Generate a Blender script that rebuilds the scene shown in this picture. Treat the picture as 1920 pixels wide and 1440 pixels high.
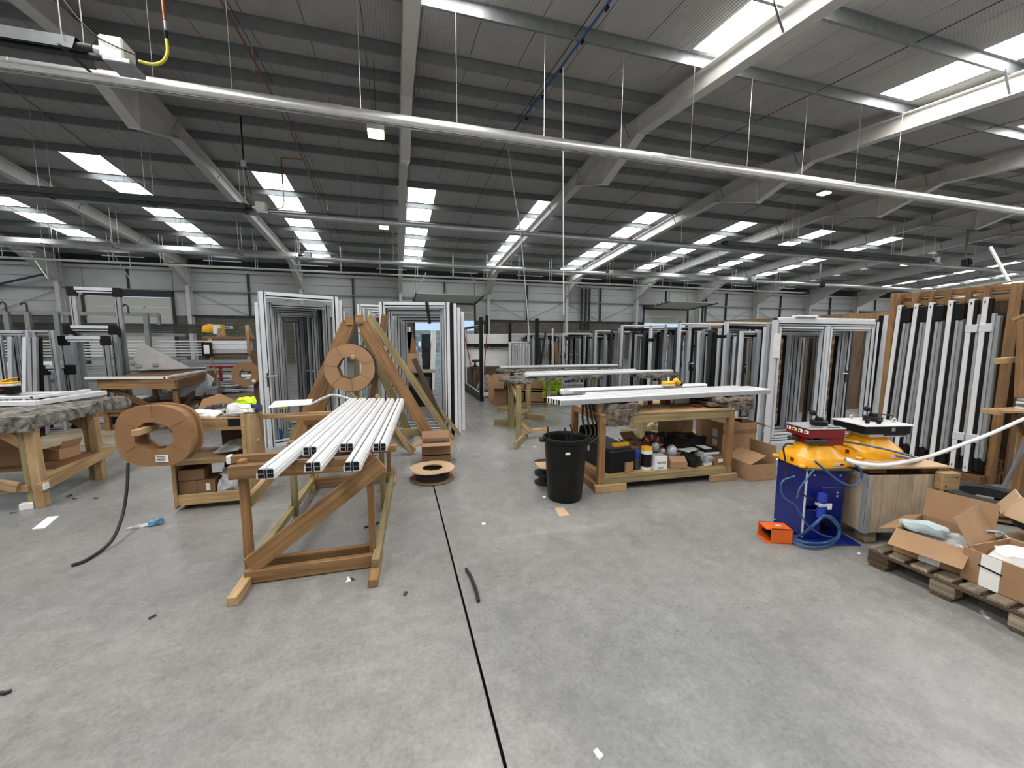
import bpy, bmesh, math, random
from mathutils import Vector, Matrix, noise
random.seed(7)
sc = bpy.context.scene
for o in list(bpy.data.objects): bpy.data.objects.remove(o)
COL = sc.collection
# ---------------------------------------------------------------- camera
EYE = 1.6; FPX = 753.5
def _rot(yaw, pitch, roll):
    f = Vector((math.sin(yaw)*math.cos(pitch), math.cos(yaw)*math.cos(pitch), -math.sin(pitch)))
    r = Vector((math.cos(yaw), -math.sin(yaw), 0)); u = r.cross(f)
    c, s = math.cos(roll), math.sin(roll)
    return c*r+s*u, -s*r+c*u, f
CR, CU, CF = _rot(math.radians(16.05), math.radians(6.4616), math.radians(0.1514))
CE = Vector((0, 0, EYE))
cd = bpy.data.cameras.new('camera'); cam = bpy.data.objects.new('camera', cd); COL.objects.link(cam)
cam.matrix_world = Matrix(((CR.x, CU.x, -CF.x, 0), (CR.y, CU.y, -CF.y, 0), (CR.z, CU.z, -CF.z, EYE), (0, 0, 0, 1)))
cd.sensor_width = 36; cd.lens = FPX/1920*36; cd.clip_start = .05; cd.clip_end = 400
sc.camera = cam
# ---------------------------------------------------------------- world, exposure
SKYLIGHT = 14.5; FAR_SLOPE_DIM = .38   # daylight glow of the sheets; far slope dimmed to darken the far floor
w = bpy.data.worlds.new('world'); sc.world = w; w.use_nodes = True
wb = w.node_tree.nodes['Background']; wb.inputs[0].default_value = (.55, .76, .95, 1); wb.inputs[1].default_value = 1.0
sc.view_settings.view_transform = 'Standard'; sc.view_settings.look = 'None'
sc.view_settings.gamma = 1; sc.view_settings.use_curve_mapping = False; sc.view_settings.exposure = 0.0
# ---------------------------------------------------------------- pixel -> place helpers (1920x1440 frame)
def ray(x, y): return CR*((x-960)/FPX) + CU*(-(y-720)/FPX) + CF
def g(x, y, z=0.):
    d = ray(x, y); return CE + d*((z-EYE)/d.z)
def oy(x, y, Y):
    d = ray(x, y); return CE + d*(Y/d.y)
def ox(x, y, X):
    d = ray(x, y); return CE + d*(X/d.x)
def ht(x, y, b):
    d = ray(x, y); return EYE + d.z*(b[0]*d.x+b[1]*d.y)/(d.x**2+d.y**2)
# ---------------------------------------------------------------- object helpers
WM = {}
def tag(o, label=None, cat=None, group=None, kind=None):
    if label: o['label'] = label
    if cat: o['category'] = cat
    if group: o['group'] = group
    if kind: o['kind'] = kind
    return o
def O(name, data, M=None, parent=None, local=False):
    o = bpy.data.objects.new(name, data); COL.objects.link(o)
    M = M or Matrix()
    if parent is None: WM[o] = M
    else:
        o.parent = parent
        if local: WM[o] = WM[parent] @ M
        else: WM[o] = M; M = WM[parent].inverted() @ M
    o.matrix_basis = M
    return o
def T(name, label, cat, loc=(0, 0, 0), rz=0, group=None, kind=None):
    o = O(name, None, Matrix.Translation(Vector(loc)) @ Matrix.Rotation(rz, 4, 'Z'))
    o.empty_display_size = .05
    return tag(o, label, cat, group, kind)
def clone(root, M, label=None, group=None):
    def rec(o, par):
        c = o.copy(); COL.objects.link(c)
        if par: c.parent = par; WM[c] = WM[par] @ o.matrix_basis
        else: c.matrix_basis = M; WM[c] = M
        for ch in KIDS.get(o, []): KIDS.setdefault(c, []).append(rec(ch, c))
        return c
    KIDS.clear()
    for o in list(bpy.data.objects):
        if o.parent: KIDS.setdefault(o.parent, []).append(o)
    r = rec(root, None)
    if label: r['label'] = label
    if group: r['group'] = group
    return r
KIDS = {}
def loc(*v): return Matrix.Translation(Vector(v[0] if len(v) == 1 else v))
def rot(a, ax='Z'): return Matrix.Rotation(a, 4, ax)
def frame(p0, p1, up=(0, 0, 1)):
    x = (Vector(p1)-Vector(p0)).normalized(); u = Vector(up)
    if abs(x.dot(u)) > .98: u = Vector((0, 1, 0)) if abs(x.y) < .9 else Vector((1, 0, 0))
    y = u.cross(x).normalized(); z = x.cross(y); m = (Vector(p0)+Vector(p1))/2
    return Matrix(((x.x, y.x, z.x, m.x), (x.y, y.y, z.y, m.y), (x.z, y.z, z.z, m.z), (0, 0, 0, 1)))
def tomesh(bm, name, mats, smooth=False):
    me = bpy.data.meshes.new(name); bm.normal_update(); bm.to_mesh(me); bm.free()
    for m in (mats if isinstance(mats, (list, tuple)) else [mats]): me.materials.append(m)
    if smooth:
        for p in me.polygons: p.use_smooth = True
        try: me.set_sharp_from_angle(angle=math.radians(40))
        except Exception: pass
    return me
_bc = {}
def boxmesh(sx, sy, sz, mat, bev=.0):
    k = (round(sx, 4), round(sy, 4), round(sz, 4), mat.name, round(bev, 4))
    if k not in _bc:
        bm = bmesh.new(); bmesh.ops.create_cube(bm, size=1)
        bmesh.ops.scale(bm, vec=(sx, sy, sz), verts=bm.verts)
        if bev > 0: bmesh.ops.bevel(bm, geom=bm.edges[:], offset=min(bev, .3*min(sx, sy, sz)), segments=1, affect='EDGES')
        _bc[k] = tomesh(bm, 'box', mat)
    return _bc[k]
def box(name, par, mat, c, s, rz=0, bev=.003, M=None, local=False):
    return O(name, boxmesh(s[0], s[1], s[2], mat, bev), M or (loc(c) @ rot(rz)), par, local)
def beam(name, par, mat, p0, p1, w, h, bev=.003, up=(0, 0, 1), local=False):
    L = (Vector(p1)-Vector(p0)).length
    return O(name, boxmesh(L, w, h, mat, bev), frame(p0, p1, up), par, local)
def addbox(bm, c, s, M=None, mi=0):
    r = bmesh.ops.create_cube(bm, size=1); vs = r['verts']
    X = (M or Matrix()) @ loc(c) @ Matrix.Diagonal((s[0], s[1], s[2], 1))
    bmesh.ops.transform(bm, matrix=X, verts=vs)
    if mi:
        for f in {f for v in vs for f in v.link_faces}: f.material_index = mi
    return vs
def addbeam(bm, p0, p1, w, h, mi=0, up=(0, 0, 1)):
    L = (Vector(p1)-Vector(p0)).length
    return addbox(bm, (0, 0, 0), (L, w, h), frame(p0, p1, up), mi)
def smooth_pts(pts, n=6):
    P = [Vector(p) for p in pts]
    if len(P) < 3: return P
    Q = [P[0]*2-P[1]]+P+[P[-1]*2-P[-2]]; out = []
    for i in range(1, len(Q)-2):
        a, b, c, d = Q[i-1:i+3]
        for j in range(n):
            t = j/n
            out.append(.5*((2*b)+(c-a)*t+(2*a-5*b+4*c-d)*t*t+(3*b-a-3*c+d)*t**3))
    return out+[P[-1]]
def addtube(bm, pts, r, seg=8, cap=True, closed=False):
    rings = []; prev = None; n = len(pts)
    for i, p in enumerate(pts):
        if closed: t = (pts[(i+1) % n]-pts[i-1])
        else: t = (pts[min(i+1, n-1)]-pts[max(i-1, 0)])
        t = t.normalized() if t.length > 0 else Vector((0, 0, 1))
        if prev is None:
            u = t.orthogonal().normalized()
        else:
            u = (prev-t*prev.dot(t)); u = u.normalized() if u.length > 1e-6 else t.orthogonal().normalized()
        prev = u; v = t.cross(u)
        rr = r[i] if isinstance(r, (list, tuple)) else r
        rings.append([bm.verts.new(p+(u*math.cos(2*math.pi*k/seg)+v*math.sin(2*math.pi*k/seg))*rr) for k in range(seg)])
    m = n if closed else n-1
    for i in range(m):
        a, b = rings[i], rings[(i+1) % n]
        for k in range(seg): bm.faces.new((a[k], a[(k+1) % seg], b[(k+1) % seg], b[k]))
    if cap and not closed: bm.faces.new(rings[0][::-1]); bm.faces.new(rings[-1])
def tube(name, par, mat, pts, r, seg=8, n=6, closed=False):
    P = [Vector(p) for p in pts]; c = sum(P, Vector())/len(P)
    P = [p-c for p in P]
    if n > 1 and not closed: P = smooth_pts(P, n)
    bm = bmesh.new(); addtube(bm, P, r, seg, closed=closed)
    return O(name, tomesh(bm, name, mat, True), loc(c), par)
def addlathe(bm, prof, seg=24, M=None, a0=0, a1=2*math.pi, mi=0):
    full = abs(a1-a0-2*math.pi) < 1e-6; ns = seg if full else seg+1; M = M or Matrix(); R = []
    for (r, z) in prof:
        R.append([bm.verts.new(M @ Vector((r*math.cos(a0+(a1-a0)*k/seg), r*math.sin(a0+(a1-a0)*k/seg), z))) for k in range(ns)])
    fs = []
    for i in range(len(prof)-1):
        for k in range(seg):
            k2 = (k+1) % ns
            try: fs.append(bm.faces.new((R[i][k], R[i][k2], R[i+1][k2], R[i+1][k])))
            except ValueError: pass
    for f in fs: f.material_index = mi
    return R
def lathe(name, par, mat, prof, M, seg=24, smooth=True, cap=True):
    bm = bmesh.new(); R = addlathe(bm, prof, seg)
    if cap and prof[0][0] > 1e-4: bm.faces.new(R[0][::-1])
    if cap and prof[-1][0] > 1e-4: bm.faces.new(R[-1])
    bmesh.ops.remove_doubles(bm, verts=bm.verts, dist=1e-5)
    bmesh.ops.recalc_face_normals(bm, faces=bm.faces)
    return O(name, tomesh(bm, name, mat, smooth), M, par)
def addprism(bm, outline, d, M=None, mi=0):
    M = M or Matrix(); a = [bm.verts.new(M @ Vector((x, y, 0))) for x, y in outline]; b = [bm.verts.new(M @ Vector((x, y, d))) for x, y in outline]
    n = len(a); fs = [bm.faces.new(a[::-1]), bm.faces.new(b)]
    for i in range(n): fs.append(bm.faces.new((a[i], a[(i+1) % n], b[(i+1) % n], b[i])))
    for f in fs: f.material_index = mi
def prism(name, par, mat, outline, d, M, bev=0):
    bm = bmesh.new(); addprism(bm, outline, d)
    bmesh.ops.recalc_face_normals(bm, faces=bm.faces)
    if bev: bmesh.ops.bevel(bm, geom=bm.edges[:], offset=bev, segments=1, affect='EDGES')
    return O(name, tomesh(bm, name, mat), M, par)
def addslab(bm, pts, t, nrm=None, mi=0):
    """a thin slab with the polygon pts as its top"""
    P = [Vector(p) for p in pts]
    n = Vector(nrm) if nrm else (P[1]-P[0]).cross(P[2]-P[0]).normalized()
    a = [bm.verts.new(p) for p in P]; b = [bm.verts.new(p-n*t) for p in P]; k = len(a)
    fs = [bm.faces.new(a), bm.faces.new(b[::-1])]
    for i in range(k): fs.append(bm.faces.new((a[i], b[i], b[(i+1) % k], a[(i+1) % k])))
    for f in fs: f.material_index = mi
def slab(name, par, mat, pts, t, nrm=None):
    c = sum((Vector(p) for p in pts), Vector())/len(pts)
    bm = bmesh.new(); addslab(bm, [Vector(p)-c for p in pts], t, nrm); bmesh.ops.recalc_face_normals(bm, faces=bm.faces)
    return O(name, tomesh(bm, name, mat), loc(c), par)
def lump(name, par, mat, s, M, amp=.03, freq=6, seed=0, cuts=8, smooth=True, rnd=.25):
    """an irregular, rounded, crumpled mass filling a box of size s, sitting on z=0"""
    bm = bmesh.new(); bmesh.ops.create_cube(bm, size=2)
    bmesh.ops.subdivide_edges(bm, edges=bm.edges[:], cuts=cuts, use_grid_fill=True)
    for v in bm.verts:
        p = v.co.copy(); q = p.normalized()
        p = p.lerp(q*1.15, rnd)
        w_ = Vector((p.x*s[0]/2, p.y*s[1]/2, (p.z+1)*s[2]/2))
        d = noise.noise_vector(w_*freq+Vector((seed*7.3, seed*3.1, seed))) * amp
        if p.z < -.9: d.z = abs(d.z)*.3
        w_ += d; w_.z = max(w_.z, 0)
        v.co = w_
    return O(name, tomesh(bm, name, mat, smooth), M, par)
def merge(name, par, mats, fn, M=None, smooth=False):
    bm = bmesh.new(); fn(bm); bmesh.ops.recalc_face_normals(bm, faces=bm.faces)
    return O(name, tomesh(bm, name, mats, smooth), M or Matrix(), par)
# ---------------------------------------------------------------- materials
def newmat(name):
    m = bpy.data.materials.new(name); m.use_nodes = True; nt = m.node_tree
    return m, nt, nt.nodes['Principled BSDF']
def mat(name, c, rough=.5, metal=0, var=.08, scale=8., bump=0., bscale=40., spec=.5, stretch=None, alpha=1, trans=0, coat=0):
    m, nt, b = newmat(name); N = nt.nodes.new; L = nt.links.new
    tc = N('ShaderNodeTexCoord'); mp = N('ShaderNodeMapping'); L(tc.outputs['Object'], mp.inputs[0])
    if stretch: mp.inputs['Scale'].default_value = stretch
    oi = N('ShaderNodeObjectInfo'); mu = N('ShaderNodeMath'); mu.operation = 'MULTIPLY'; mu.inputs[1].default_value = 37
    L(oi.outputs['Random'], mu.inputs[0]); L(mu.outputs[0], mp.inputs['Location'])
    n = N('ShaderNodeTexNoise'); n.inputs['Scale'].default_value = scale; n.inputs['Detail'].default_value = 4
    L(mp.outputs[0], n.inputs[0])
    r = N('ShaderNodeMapRange'); r.inputs[1].default_value = .3; r.inputs[2].default_value = .7
    r.inputs[3].default_value = 1-var; r.inputs[4].default_value = 1+var; L(n.outputs[0], r.inputs[0])
    mx = N('ShaderNodeVectorMath'); mx.operation = 'SCALE'; mx.inputs[0].default_value = c; L(r.outputs[0], mx.inputs['Scale'])
    L(mx.outputs[0], b.inputs['Base Color'])
    b.inputs['Roughness'].default_value = rough; b.inputs['Metallic'].default_value = metal
    b.inputs['Specular IOR Level'].default_value = spec
    b.inputs['Coat Weight'].default_value = coat
    if trans: b.inputs['Transmission Weight'].default_value = trans
    if bump:
        n2 = N('ShaderNodeTexNoise'); n2.inputs['Scale'].default_value = bscale; n2.inputs['Detail'].default_value = 3; L(mp.outputs[0], n2.inputs[0])
        bp = N('ShaderNodeBump'); bp.inputs['Strength'].default_value = bump; bp.inputs['Distance'].default_value = .01
        L(n2.outputs[0], bp.inputs['Height']); L(bp.outputs[0], b.inputs['Normal'])
    if alpha < 1: b.inputs['Alpha'].default_value = alpha
    return m
def wood(name, a, b_, rough=.65, fine=26., knots=True):
    m, nt, b = newmat(name); N = nt.nodes.new; L = nt.links.new
    tc = N('ShaderNodeTexCoord'); mp = N('ShaderNodeMapping'); mp.inputs['Scale'].default_value = (1.2, fine, fine); L(tc.outputs['Object'], mp.inputs[0])
    oi = N('ShaderNodeObjectInfo'); mu = N('ShaderNodeMath'); mu.operation = 'MULTIPLY'; mu.inputs[1].default_value = 53
    L(oi.outputs['Random'], mu.inputs[0]); L(mu.outputs[0], mp.inputs['Location'])
    n = N('ShaderNodeTexNoise'); n.inputs['Scale'].default_value = 1.6; n.inputs['Detail'].default_value = 5; n.inputs['Distortion'].default_value = .6; L(mp.outputs[0], n.inputs[0])
    cr = N('ShaderNodeValToRGB'); cr.color_ramp.elements[0].position = .33; cr.color_ramp.elements[1].position = .68
    cr.color_ramp.elements[0].color = (*a, 1); cr.color_ramp.elements[1].color = (*b_, 1); L(n.outputs[0], cr.inputs[0])
    mp2 = N('ShaderNodeMapping'); mp2.inputs['Scale'].default_value = (1, 1, 1); L(tc.outputs['Object'], mp2.inputs[0]); L(mu.outputs[0], mp2.inputs['Location'])
    n2 = N('ShaderNodeTexNoise'); n2.inputs['Scale'].default_value = 3.; L(mp2.outputs[0], n2.inputs[0])
    r = N('ShaderNodeMapRange'); r.inputs[1].default_value = .3; r.inputs[2].default_value = .75; r.inputs[3].default_value = .72; r.inputs[4].default_value = 1.12; L(n2.outputs[0], r.inputs[0])
    rr = N('ShaderNodeMapRange'); rr.inputs[3].default_value = .85; rr.inputs[4].default_value = 1.15; L(oi.outputs['Random'], rr.inputs[0])
    m2 = N('ShaderNodeMath'); m2.operation = 'MULTIPLY'; L(r.outputs[0], m2.inputs[0]); L(rr.outputs[0], m2.inputs[1])
    mx = N('ShaderNodeVectorMath'); mx.operation = 'SCALE'; L(cr.outputs[0], mx.inputs[0]); L(m2.outputs[0], mx.inputs['Scale'])
    L(mx.outputs[0], b.inputs['Base Color']); b.inputs['Roughness'].default_value = rough
    bp = N('ShaderNodeBump'); bp.inputs['Strength'].default_value = .25; bp.inputs['Distance'].default_value = .004; L(n.outputs[0], bp.inputs['Height']); L(bp.outputs[0], b.inputs['Normal'])
    return m
def emit(name, c, s):
    m, nt, b = newmat(name); b.inputs['Base Color'].default_value = (.8, .8, .8, 1)
    b.inputs['Emission Color'].default_value = (*c, 1); b.inputs['Emission Strength'].default_value = s
    return m
def rooflight_mat(nm, c, s):
    """translucent roof sheet glowing with daylight on its room side only"""
    m = emit(nm, c, s); nt = m.node_tree; b = nt.nodes['Principled BSDF']
    ge = nt.nodes.new('ShaderNodeNewGeometry'); k = nt.nodes.new('ShaderNodeMath'); k.operation = 'MULTIPLY_ADD'; k.inputs[1].default_value = -s; k.inputs[2].default_value = s
    nt.links.new(ge.outputs['Backfacing'], k.inputs[0]); nt.links.new(k.outputs[0], b.inputs['Emission Strength'])
    return m
def floormat():
    m, nt, b = newmat('concrete_floor'); N = nt.nodes.new; L = nt.links.new
    tc = N('ShaderNodeTexCoord')
    def nz(scale, detail, st=(1, 1, 1), rough=.55, rz=0., off=0.):
        mp = N('ShaderNodeMapping'); mp.inputs['Scale'].default_value = st; mp.inputs['Rotation'].default_value = (0, 0, rz); mp.inputs['Location'].default_value = (off, off*1.7, 0); L(tc.outputs['Object'], mp.inputs[0])
        n = N('ShaderNodeTexNoise'); n.inputs['Scale'].default_value = scale; n.inputs['Detail'].default_value = detail; n.inputs['Roughness'].default_value = rough
        L(mp.outputs[0], n.inputs[0]); return n.outputs[0]
    def mr(v, a, b1, c, d):
        r = N('ShaderNodeMapRange'); r.inputs[1].default_value = a; r.inputs[2].default_value = b1; r.inputs[3].default_value = c; r.inputs[4].default_value = d; L(v, r.inputs[0]); return r.outputs[0]
    def mul(a, c):
        k = N('ShaderNodeMath'); k.operation = 'MULTIPLY'; L(a, k.inputs[0]); L(c, k.inputs[1]); return k.outputs[0]
    tint = N('ShaderNodeMixRGB'); L(mr(nz(.55, 3, off=3.3), .35, .65, 0, 1), tint.inputs[0])
    tint.inputs[1].default_value = (.205, .209, .21, 1); tint.inputs[2].default_value = (.25, .245, .229, 1)
    big = mr(nz(1.3, 4, off=9.1), .25, .75, .86, 1.12)
    mid = mr(nz(9, 8, rough=.72, off=1.7), .3, .7, .8, 1.17)
    fine = mr(nz(45, 5, rough=.7), .3, .7, .8, 1.17)
    s1 = mr(nz(5, 5, (1, .08, 1), .6, .5), .66, .8, 1., 1.3); s2 = mr(nz(4, 5, (.07, 1, 1), .6, -.35, 4.), .67, .8, 1., 1.3)
    v = mul(mul(mul(big, mid), fine), mul(s1, s2))
    mx = N('ShaderNodeVectorMath'); mx.operation = 'SCALE'; L(tint.outputs[0], mx.inputs[0]); L(v, mx.inputs['Scale'])
    L(mx.outputs[0], b.inputs['Base Color'])
    L(mr(nz(3, 6, off=2.), .3, .7, .2, .42), b.inputs['Roughness'])
    b.inputs['Specular IOR Level'].default_value = .5
    bp = N('ShaderNodeBump'); bp.inputs['Strength'].default_value = .06; bp.inputs['Distance'].default_value = .004; L(fine, bp.inputs['Height']); L(bp.outputs[0], b.inputs['Normal'])
    return m
def blockmat():
    m, nt, b = newmat('block_wall'); N = nt.nodes.new; L = nt.links.new
    tc = N('ShaderNodeTexCoord'); br = N('ShaderNodeTexBrick'); mp = N('ShaderNodeMapping'); mp.inputs['Rotation'].default_value = (math.pi/2, 0, 0)
    L(tc.outputs['Object'], mp.inputs[0]); L(mp.outputs[0], br.inputs[0])
    br.inputs['Color1'].default_value = (.13, .125, .105, 1); br.inputs['Color2'].default_value = (.17, .16, .135, 1); br.inputs['Mortar'].default_value = (.085, .08, .07, 1)
    br.inputs['Scale'].default_value = 1; br.inputs['Brick Width'].default_value = .45; br.inputs['Row Height'].default_value = .225; br.inputs['Mortar Size'].default_value = .012
    L(br.outputs[0], b.inputs['Base Color']); b.inputs['Roughness'].default_value = .9
    return m
# ---------------------------------------------------------------- material set
M_floor = floormat()
M_joint = mat('joint_filler', (.012, .012, .012), .9)
M_steel = mat('painted_steel', (.64, .63, .6), .45, var=.05)
M_galv = mat('galvanised_purlin', (.23, .245, .25), .5, metal=.35, var=.1)
M_liner = mat('roof_liner', (.43, .425, .41), .55, var=.06, scale=2)
M_sky = rooflight_mat('rooflight_sheet', (1, .985, .96), SKYLIGHT); M_sky2 = rooflight_mat('rooflight_sheet_far_dim', (.95, .98, 1), SKYLIGHT*FAR_SLOPE_DIM)
M_wall = mat('wall_liner_sheet', (.62, .63, .63), .5, var=.04, scale=1.5)
M_rail = mat('wall_rail', (.3, .31, .315), .5, metal=.2)
M_dark = mat('dark_steel', (.035, .037, .04), .5)
M_black = mat('black_plastic', (.007, .007, .0075), .42, var=.2, spec=.25)
M_rubber = mat('black_rubber', (.014, .014, .015), .6)
M_block = blockmat()
M_doorw = mat('door_panel_white', (.62, .61, .56), .45, var=.03)
M_alu = mat('aluminium_profile', (.68, .705, .74), .34, metal=.2, var=.06, scale=5)
M_alud = mat('aluminium_dull', (.33, .35, .37), .38, metal=.4, var=.1, scale=5)
M_alug = mat('aluminium_grey', (.45, .47, .5), .36, metal=.4, var=.1, scale=5)
M_white = mat('white_profile', (.7, .71, .73), .3, var=.03)
M_paper = mat('paper_white', (.8, .8, .78), .7, var=.04)
M_duct = mat('duct_silver', (.74, .74, .73), .3, metal=.85, var=.08, scale=3)
M_copper = mat('copper_pipe', (.3, .11, .05), .4, metal=.6)
M_wire = mat('steel_wire', (.6, .6, .6), .35, metal=.7)
M_orange = wood('timber_orange', (.2, .1, .037), (.34, .192, .08))
M_pine = wood('timber_pine', (.36, .215, .095), (.52, .36, .19))
M_treat = wood('timber_treated', (.2, .15, .065), (.35, .28, .14))
M_brown = wood('timber_brown', (.13, .062, .022), (.26, .14, .058))
M_ply = wood('plywood', (.36, .215, .095), (.5, .335, .175), fine=9)
M_oldw = wood('pallet_timber', (.16, .125, .085), (.36, .3, .22))
M_darkw = wood('dark_timber', (.05, .03, .016), (.12, .075, .04))
M_reel = mat('cardboard_reel', (.27, .14, .062), .75, var=.1, scale=5)
M_crate = wood('pale_crate_board', (.4, .31, .21), (.55, .45, .33))
M_card = mat('cardboard', (.35, .205, .108), .8, var=.08, scale=5)
M_cardd = mat('cardboard_dark', (.24, .135, .065), .8, var=.1, scale=5)
M_cardl = mat('cardboard_light', (.52, .36, .215), .8, var=.06, scale=5)
M_carpet = mat('carpet_underlay', (.15, .142, .125), 1., var=.85, scale=16, bump=1., bscale=70)
M_blue = mat('blue_enamel', (.006, .012, .16), .35, var=.05)
M_yellow = mat('yellow_enamel', (.78, .36, .008), .28, var=.12, scale=14)
M_red = mat('red_enamel', (.2, .006, .008), .35)
M_orangep = mat('orange_enamel', (.75, .13, .015), .4)
M_hose = mat('blue_hose', (.03, .1, .24), .3)
M_hoseg = mat('grey_hose', (.45, .47, .5), .4)
M_hiviz = mat('hi_vis_fabric', (.62, .95, .02), .7, bump=.3, bscale=12)
M_reflect = mat('reflective_band', (.3, .31, .3), .4)
M_plastic = mat('clear_film', (.5, .52, .54), .15, var=.4, scale=14, bump=.6, bscale=18)
M_filmw = mat('white_film', (.78, .78, .78), .25, var=.1, bump=.5, bscale=14)
M_filmd = mat('dark_film', (.02, .02, .022), .25, var=.5, scale=14, bump=.8, bscale=18)
M_pvc = mat('clear_tube_white', (.72, .72, .72), .25)
M_lampw = emit('lamp_white', (1, .97, .9), 14)
M_lampy = emit('lamp_warm', (1, .78, .4), 9)
M_stone = mat('pale_stone', (.66, .64, .6), .9, var=.25, scale=3, bump=.6, bscale=4)
M_outg = mat('yard_ground', (.5, .48, .44), .9)
M_navy = mat('navy_cloth', (.015, .03, .1), .8)
M_yellowp = mat('yellow_plastic', (.85, .45, .01), .4)
M_green = mat('green_label', (.35, .5, .12), .6)
# ---------------------------------------------------------------- building frame numbers
X0, BAY, YR, YB, YF = .389, 6., 11.82, 28.66, -5.02
ZR, SL = 7.15, .092
def zr(Y, off=0.): return ZR-SL*abs(Y-YR)+off
XL, XRR = X0-BAY*4-.3, X0+BAY*11+.3
KS = range(-4, 12)
# ---------------------------------------------------------------- floor
def _fl(bm):
    xs = [XL-1, .343, .343, .357, .357, XRR+1]; zs = [0, 0, -.03, -.03, 0, 0]
    a = [bm.verts.new((x, YF-1, z)) for x, z in zip(xs, zs)]; b = [bm.verts.new((x, YB+.4, z)) for x, z in zip(xs, zs)]
    for i in range(5):
        f = bm.faces.new((a[i], a[i+1], b[i+1], b[i])); f.material_index = 1 if i in (1, 2, 3) else 0
floor = merge('floor', None, [M_floor, M_joint], _fl); tag(floor, 'grey power-floated concrete floor with one long dark saw-cut joint', kind='structure')
yard = slab('ground_outside', None, M_outg, [(-60, YB+.4, -.02), (110, YB+.4, -.02), (110, YB+60, -.02), (-60, YB+60, -.02)], .1, (0, 0, 1))
tag(yard, 'pale yard ground outside the open loading doors', kind='structure')
# ---------------------------------------------------------------- ceiling: liner panels, rooflights, purlins, rafters
ceil = T('ceiling', 'dark pitched steel roof with white rafters and strip rooflights', None, (XL, YR, 7), kind='structure')
PW = 1.054
def liner(y0, y1):
    """corrugated sheet PW wide between two depths, following the roof slope"""
    n = 16; pts = []
    for i in range(n):
        u = -PW/2+.006+(PW-.012)*i/n; d = (PW-.012)/n
        pts += [(u, 0), (u+d*.55, 0), (u+d*.64, .007), (u+d*.9, .007)]
    pts.append((PW/2-.006, 0))
    bm = bmesh.new(); A = []; B = []
    for u, h in pts:
        A.append(bm.verts.new((u, y0-YR, zr(y0, .62)-ZR+h))); B.append(bm.verts.new((u, y1-YR, zr(y1, .62)-ZR+h)))
    for i in range(len(pts)-1): bm.faces.new((A[i], B[i], B[i+1], A[i+1]))
    return tomesh(bm, 'liner_panel', M_liner)
far_full, near_full = liner(YR, YB+.3), liner(YF-.3, YR)
far_short, near_short = liner(YR, YR+4.4), liner(YR-4.4, YR)
far_end, near_end = liner(YR+15.2, YB+.3), liner(YF-.3, YR-15.2)
def skym(y0, y1):
    bm = bmesh.new(); s = PW/2-.004
    a = [bm.verts.new((x, y-YR, zr(y, .63)-ZR)) for x, y in ((-s, y0), (-s, y1), (s, y1), (s, y0))]; bm.faces.new(a)  # normal faces down into the hall
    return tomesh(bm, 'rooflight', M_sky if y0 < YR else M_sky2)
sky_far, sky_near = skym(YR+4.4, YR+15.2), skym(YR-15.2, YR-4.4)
i0 = int((XL-1.15)/PW)-1; i1 = int((XRR-1.15)/PW)+1
for i in range(i0, i1+1):
    M = loc(1.15+PW*i, YR, ZR)
    if i % 5 == 0:
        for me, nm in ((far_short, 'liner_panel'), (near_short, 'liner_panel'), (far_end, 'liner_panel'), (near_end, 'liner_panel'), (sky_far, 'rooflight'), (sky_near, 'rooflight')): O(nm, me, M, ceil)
    else:
        O('liner_panel', far_full, M, ceil); O('liner_panel', near_full, M, ceil)
cov = slab('roof_cover', ceil, M_liner, [(XL-1, YF-1, 9.2), (XRR+1, YF-1, 9.2), (XRR+1, YB+1, 9.2), (XL-1, YB+1, 9.2)], .1, (0, 0, 1))
PO = (.47, 1.5, 2.6, 4.25, 6.1, 8.1, 10., 11.85, 13.7, 15.5)
def purlin_mesh(s):
    L = XRR-XL; bm = bmesh.new(); a = math.atan(SL)*s; M = rot(-a, 'X')
    addbox(bm, (0, 0, .1), (L, .003, .2), M); addbox(bm, (0, .03, .002), (L, .06, .003), M); addbox(bm, (0, -.03, .198), (L, .06, .003), M)
    addbox(bm, (0, .0585, .012), (L, .003, .02), M)
    return tomesh(bm, 'purlin', M_galv)
pm = {s: purlin_mesh(s) for s in (-1, 1)}
for d in PO:
    for s in (-1, 1):
        Y = YR+s*d; O('purlin', pm[s], loc((XL+XRR)/2, Y, zr(Y, .42)), ceil)
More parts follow.
